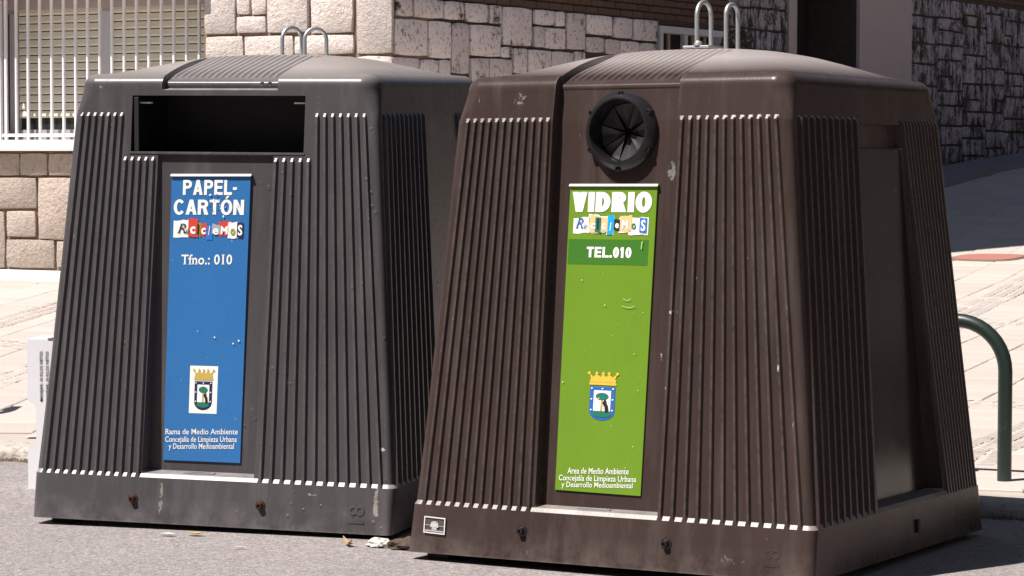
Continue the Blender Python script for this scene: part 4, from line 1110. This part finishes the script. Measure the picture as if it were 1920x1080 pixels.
# small plates on the sills under the posters
for root, zz, yy, xc in ((A, .1815, -.700, -.06), (B, .1785, -.697, -.055)):
    mb = MB(); mb.bevbox(xc-.06, xc+.06, yy-.014, yy+.012, zz-.004, zz+.0015, .001); pt = mb.build('sill_plate', plain('plate_grey', (.20, .19, .21), .5), root)
    vs_, fs = text_geo('LESMA', .01); x1 = max(v[0] for v in vs_); mb = MB(); mb.add([(xc-.045+v[0]/x1*.09, yy-.008+v[1]*.016, zz+.002) for v in vs_], fs); mb.build('lettering', P['navy'] if root is A else M_edge, pt)

# ---------------------------------------------------------------- other things
def arch(label, bx, by, width, h, r, ang, group):
    root = empty('arch_barrier', label, 'barrier', (bx, by, zs(by)), group)
    ca, sa = math.cos(ang), math.sin(ang); rb = .20; pts = [(0, 0, -.02), (0, 0, h*.4)]
    for k in range(0, 11): a_ = R(9*k); pts.append((-(rb-rb*math.cos(a_))*ca, -(rb-rb*math.cos(a_))*sa, h-rb+rb*math.sin(a_)))
    for k in range(0, 11): a_ = R(90+9*k); pts.append(((-width+rb-rb*math.cos(a_))*ca, (-width+rb-rb*math.cos(a_))*sa, h-rb+rb*math.sin(a_)))
    pts += [(-width*ca, -width*sa, h*.4), (-width*ca, -width*sa, -.02)]
    mb = MB(); mb.tube(pts, r, 20); mb.build('hoop', M_gpaint, root, 50)
    return root
arch('dark green hoop barrier on the footway right of the brown container', .43, 1.85, .78, .640, .0285, R(4), 'green hoop barriers')
arch('dark green hoop barrier left of the grey container, outside the frame', -5.05, 1.62, .6, .655, .0262, R(-60), 'green hoop barriers')

# white packing box standing on end beside the grey container
bxr = empty('packing_box', 'white packing box standing on end behind the left edge of the grey container', 'box', (-3.115, .10, ROADZ-.004))
bxr.rotation_euler = (0, 0, R(24))
M_box = plain('white_card', (.80, .80, .84), .6, var=.04, scale=8)
mb = MB(); outl = [(0, 0), (.34, 0), (.34, .615), (0, .615), (0, .365), (.035, .340), (.035, .205), (.0, .175)]
v = [(x, 0, z) for x, z in outl]+[(x, .22, z) for x, z in outl]; n = len(outl)
mb.add(v, [tuple(range(n)), tuple(range(2*n-1, n-1, -1))]+[(i+n, (i+1) % n+n, (i+1) % n, i) for i in range(n)]); mb.build('carton', M_box, bxr)
mb = MB(); mb.box(.085, .30, -.003, .10, .6155, .6185); mb.build('brown_tape', plain('brown_tape', (.2, .12, .08), .5), bxr)
for k, xx in enumerate((.052, .077)):
    vs_, fs = text_geo('MANEJAR: 10 KILOS NETOS', .02); x1 = max(v[0] for v in vs_)
    mb = MB(); mb.add([(xx+.012-v[1]*.017, -.0015, .36+(v[0]/x1)*.205) for v in vs_], fs); mb.build('lettering', P['black'], bxr)

# oval red-brown patch in the paving, with a dark rim
mo = empty('tree_pit_cover', 'long oval red cover with a dark rim set in the sunlit paving at right', 'cover', (-5.07, 16.66, zs(16.66)+.006))
def oval(a, b_, z0, z1, mat, name, n=40, power=.55):
    mb = MB(); top = []; ang = R(-4.4); 
    for k in range(n):
        t = 2*math.pi*k/n; X = a*math.copysign(abs(math.cos(t))**.8, math.cos(t)); Y = b_*math.copysign(abs(math.sin(t))**power, math.sin(t))
        top.append((X*math.cos(ang)-Y*math.sin(ang), X*math.sin(ang)+Y*math.cos(ang)))
    sl = (zs(16.9)-zs(16.4))/.5
    v = [(x, y, z0+y*sl) for x, y in top]+[(x, y, z1+y*sl) for x, y in top]
    mb.add(v, [tuple(range(n, 2*n))]+[(k, (k+1) % n, n+(k+1) % n, n+k) for k in range(n)]); mb.build(name, mat, mo)
oval(.36, .38, -.02, .004, plain('rim_dark', (.14, .12, .11), .8), 'rim'); oval(.315, .30, -.01, .010, plain('red_gravel', (.34, .14, .11), .9, var=.3, scale=60), 'cover_plate')

# round dark shrub in front of the basement window
sh = empty('clipped_shrub', 'round dark brown clipped shrub in front of the small side window', 'shrub', (-8.10, 17.35, zs(17.35)))
mb = MB()
for i in range(900):
    d = Vector((random.gauss(0, 1), random.gauss(0, 1), random.gauss(0, 1))).normalized(); p_ = d*.165*random.uniform(.75, 1.03)+Vector((0, 0, 2.10))
    a_ = Vector((random.gauss(0, 1), random.gauss(0, 1), random.gauss(0, 1))).normalized()*.016; c_ = d.cross(a_).normalized()*.010
    mb.add([p_-a_, p_+c_, p_+a_, p_-c_], [(0, 1, 2, 3)])
mb.build('foliage', plain('dark_leaf', (.045, .030, .018), .7, var=.4, scale=30), sh)
mb = MB(); mb.tube([(0, 0, -.05), (.01, 0, 1), (0, 0, 2.05)], [.022, .018, .012], 8); mb.build('stem', plain('bark', (.06, .04, .03), .9), sh)

# litter at the foot of the containers
def crumple(name, label, cat, loc, sx_, sy_, sz_, mat, seed, mat2=None, group=None):
    bm = bmesh.new(); bmesh.ops.create_icosphere(bm, subdivisions=3, radius=1)
    for v in bm.verts:
        n_ = noise.noise(v.co*2.2+Vector((seed, 0, 0)))+.5*noise.noise(v.co*5+Vector((0, seed, 0)))
        k = 1+.45*n_; v.co = Vector((v.co.x*sx_*k, v.co.y*sy_*k, max(-.15, v.co.z)*sz_*k+sz_*.15))
    me = bpy.data.meshes.new(name); bm.to_mesh(me); bm.free(); me.materials.append(mat)
    o = bpy.data.objects.new(name, me); COL.objects.link(o); o.location = loc; tag(o, label, cat, group); return o
M_paper = plain('dirty_paper', (.55, .52, .48), .8, var=.35, scale=45)
crumple('crumpled_paper', 'crumpled dirty white paper between the two containers', 'litter', (-.985, -.565, ROADZ-.001), .047, .032, .024, M_paper, 3.1)
crumple('dirt_clump', 'dark clump of dirt and leaves beside the crumpled paper', 'litter', (-.87, -.55, ROADZ-.001), .07, .05, .030, plain('dark_dirt', (.07, .05, .035), .95, var=.5, scale=60), 8.3)
def leaf(label, loc, L, W_, rot, curl, col, name='dry_leaf', cat='leaf'):
    mb = MB(); n = 7; V = []
    for i in range(n+1):
        t = i/n; w_ = W_*math.sin(math.pi*min(1, t*1.02+.02))**.8
        z = curl*(4*(t-.5)**2)+.004; V += [(L*(t-.5), -w_, z+.3*w_), (L*(t-.5), 0, z), (L*(t-.5), w_, z+.35*w_)]
    f = []
    for i in range(n):
        for k in (0, 1): f.append((i*3+k, (i+1)*3+k, (i+1)*3+k+1, i*3+k+1))
    mb.add(V, f); o = mb.build(name, plain('leaf_'+label[:12].replace(' ', '_'), col, .6, var=.25, scale=60), None, 60)
    o.location = loc; o.rotation_euler = (0, 0, rot); tag(o, label, cat, 'scraps lying on the asphalt'); return o
leaf('curled yellow dry leaf under the poster side of the grey container', (-1.69, -.68, ROADZ), .075, .017, R(20), .012, (.42, .30, .13))
leaf('flat pale scrap just left of the curled yellow leaf', (-1.77, -.735, ROADZ), .06, .014, R(15), .003, (.55, .52, .42), 'paper_scrap', 'litter')
leaf('thin straw coloured scrap on open asphalt in front of the grey container', (-1.36, -.865, ROADZ), .05, .006, R(25), .003, (.58, .48, .38), 'straw_scrap', 'litter')
leaf('forked tan dry leaf left of the crumpled paper', (-1.09, -.60, ROADZ), .085, .010, R(-35), .022, (.40, .27, .15))
leaf('tiny tan dry leaf touching the forked one', (-1.07, -.615, ROADZ), .045, .012, R(20), .010, (.55, .40, .2))
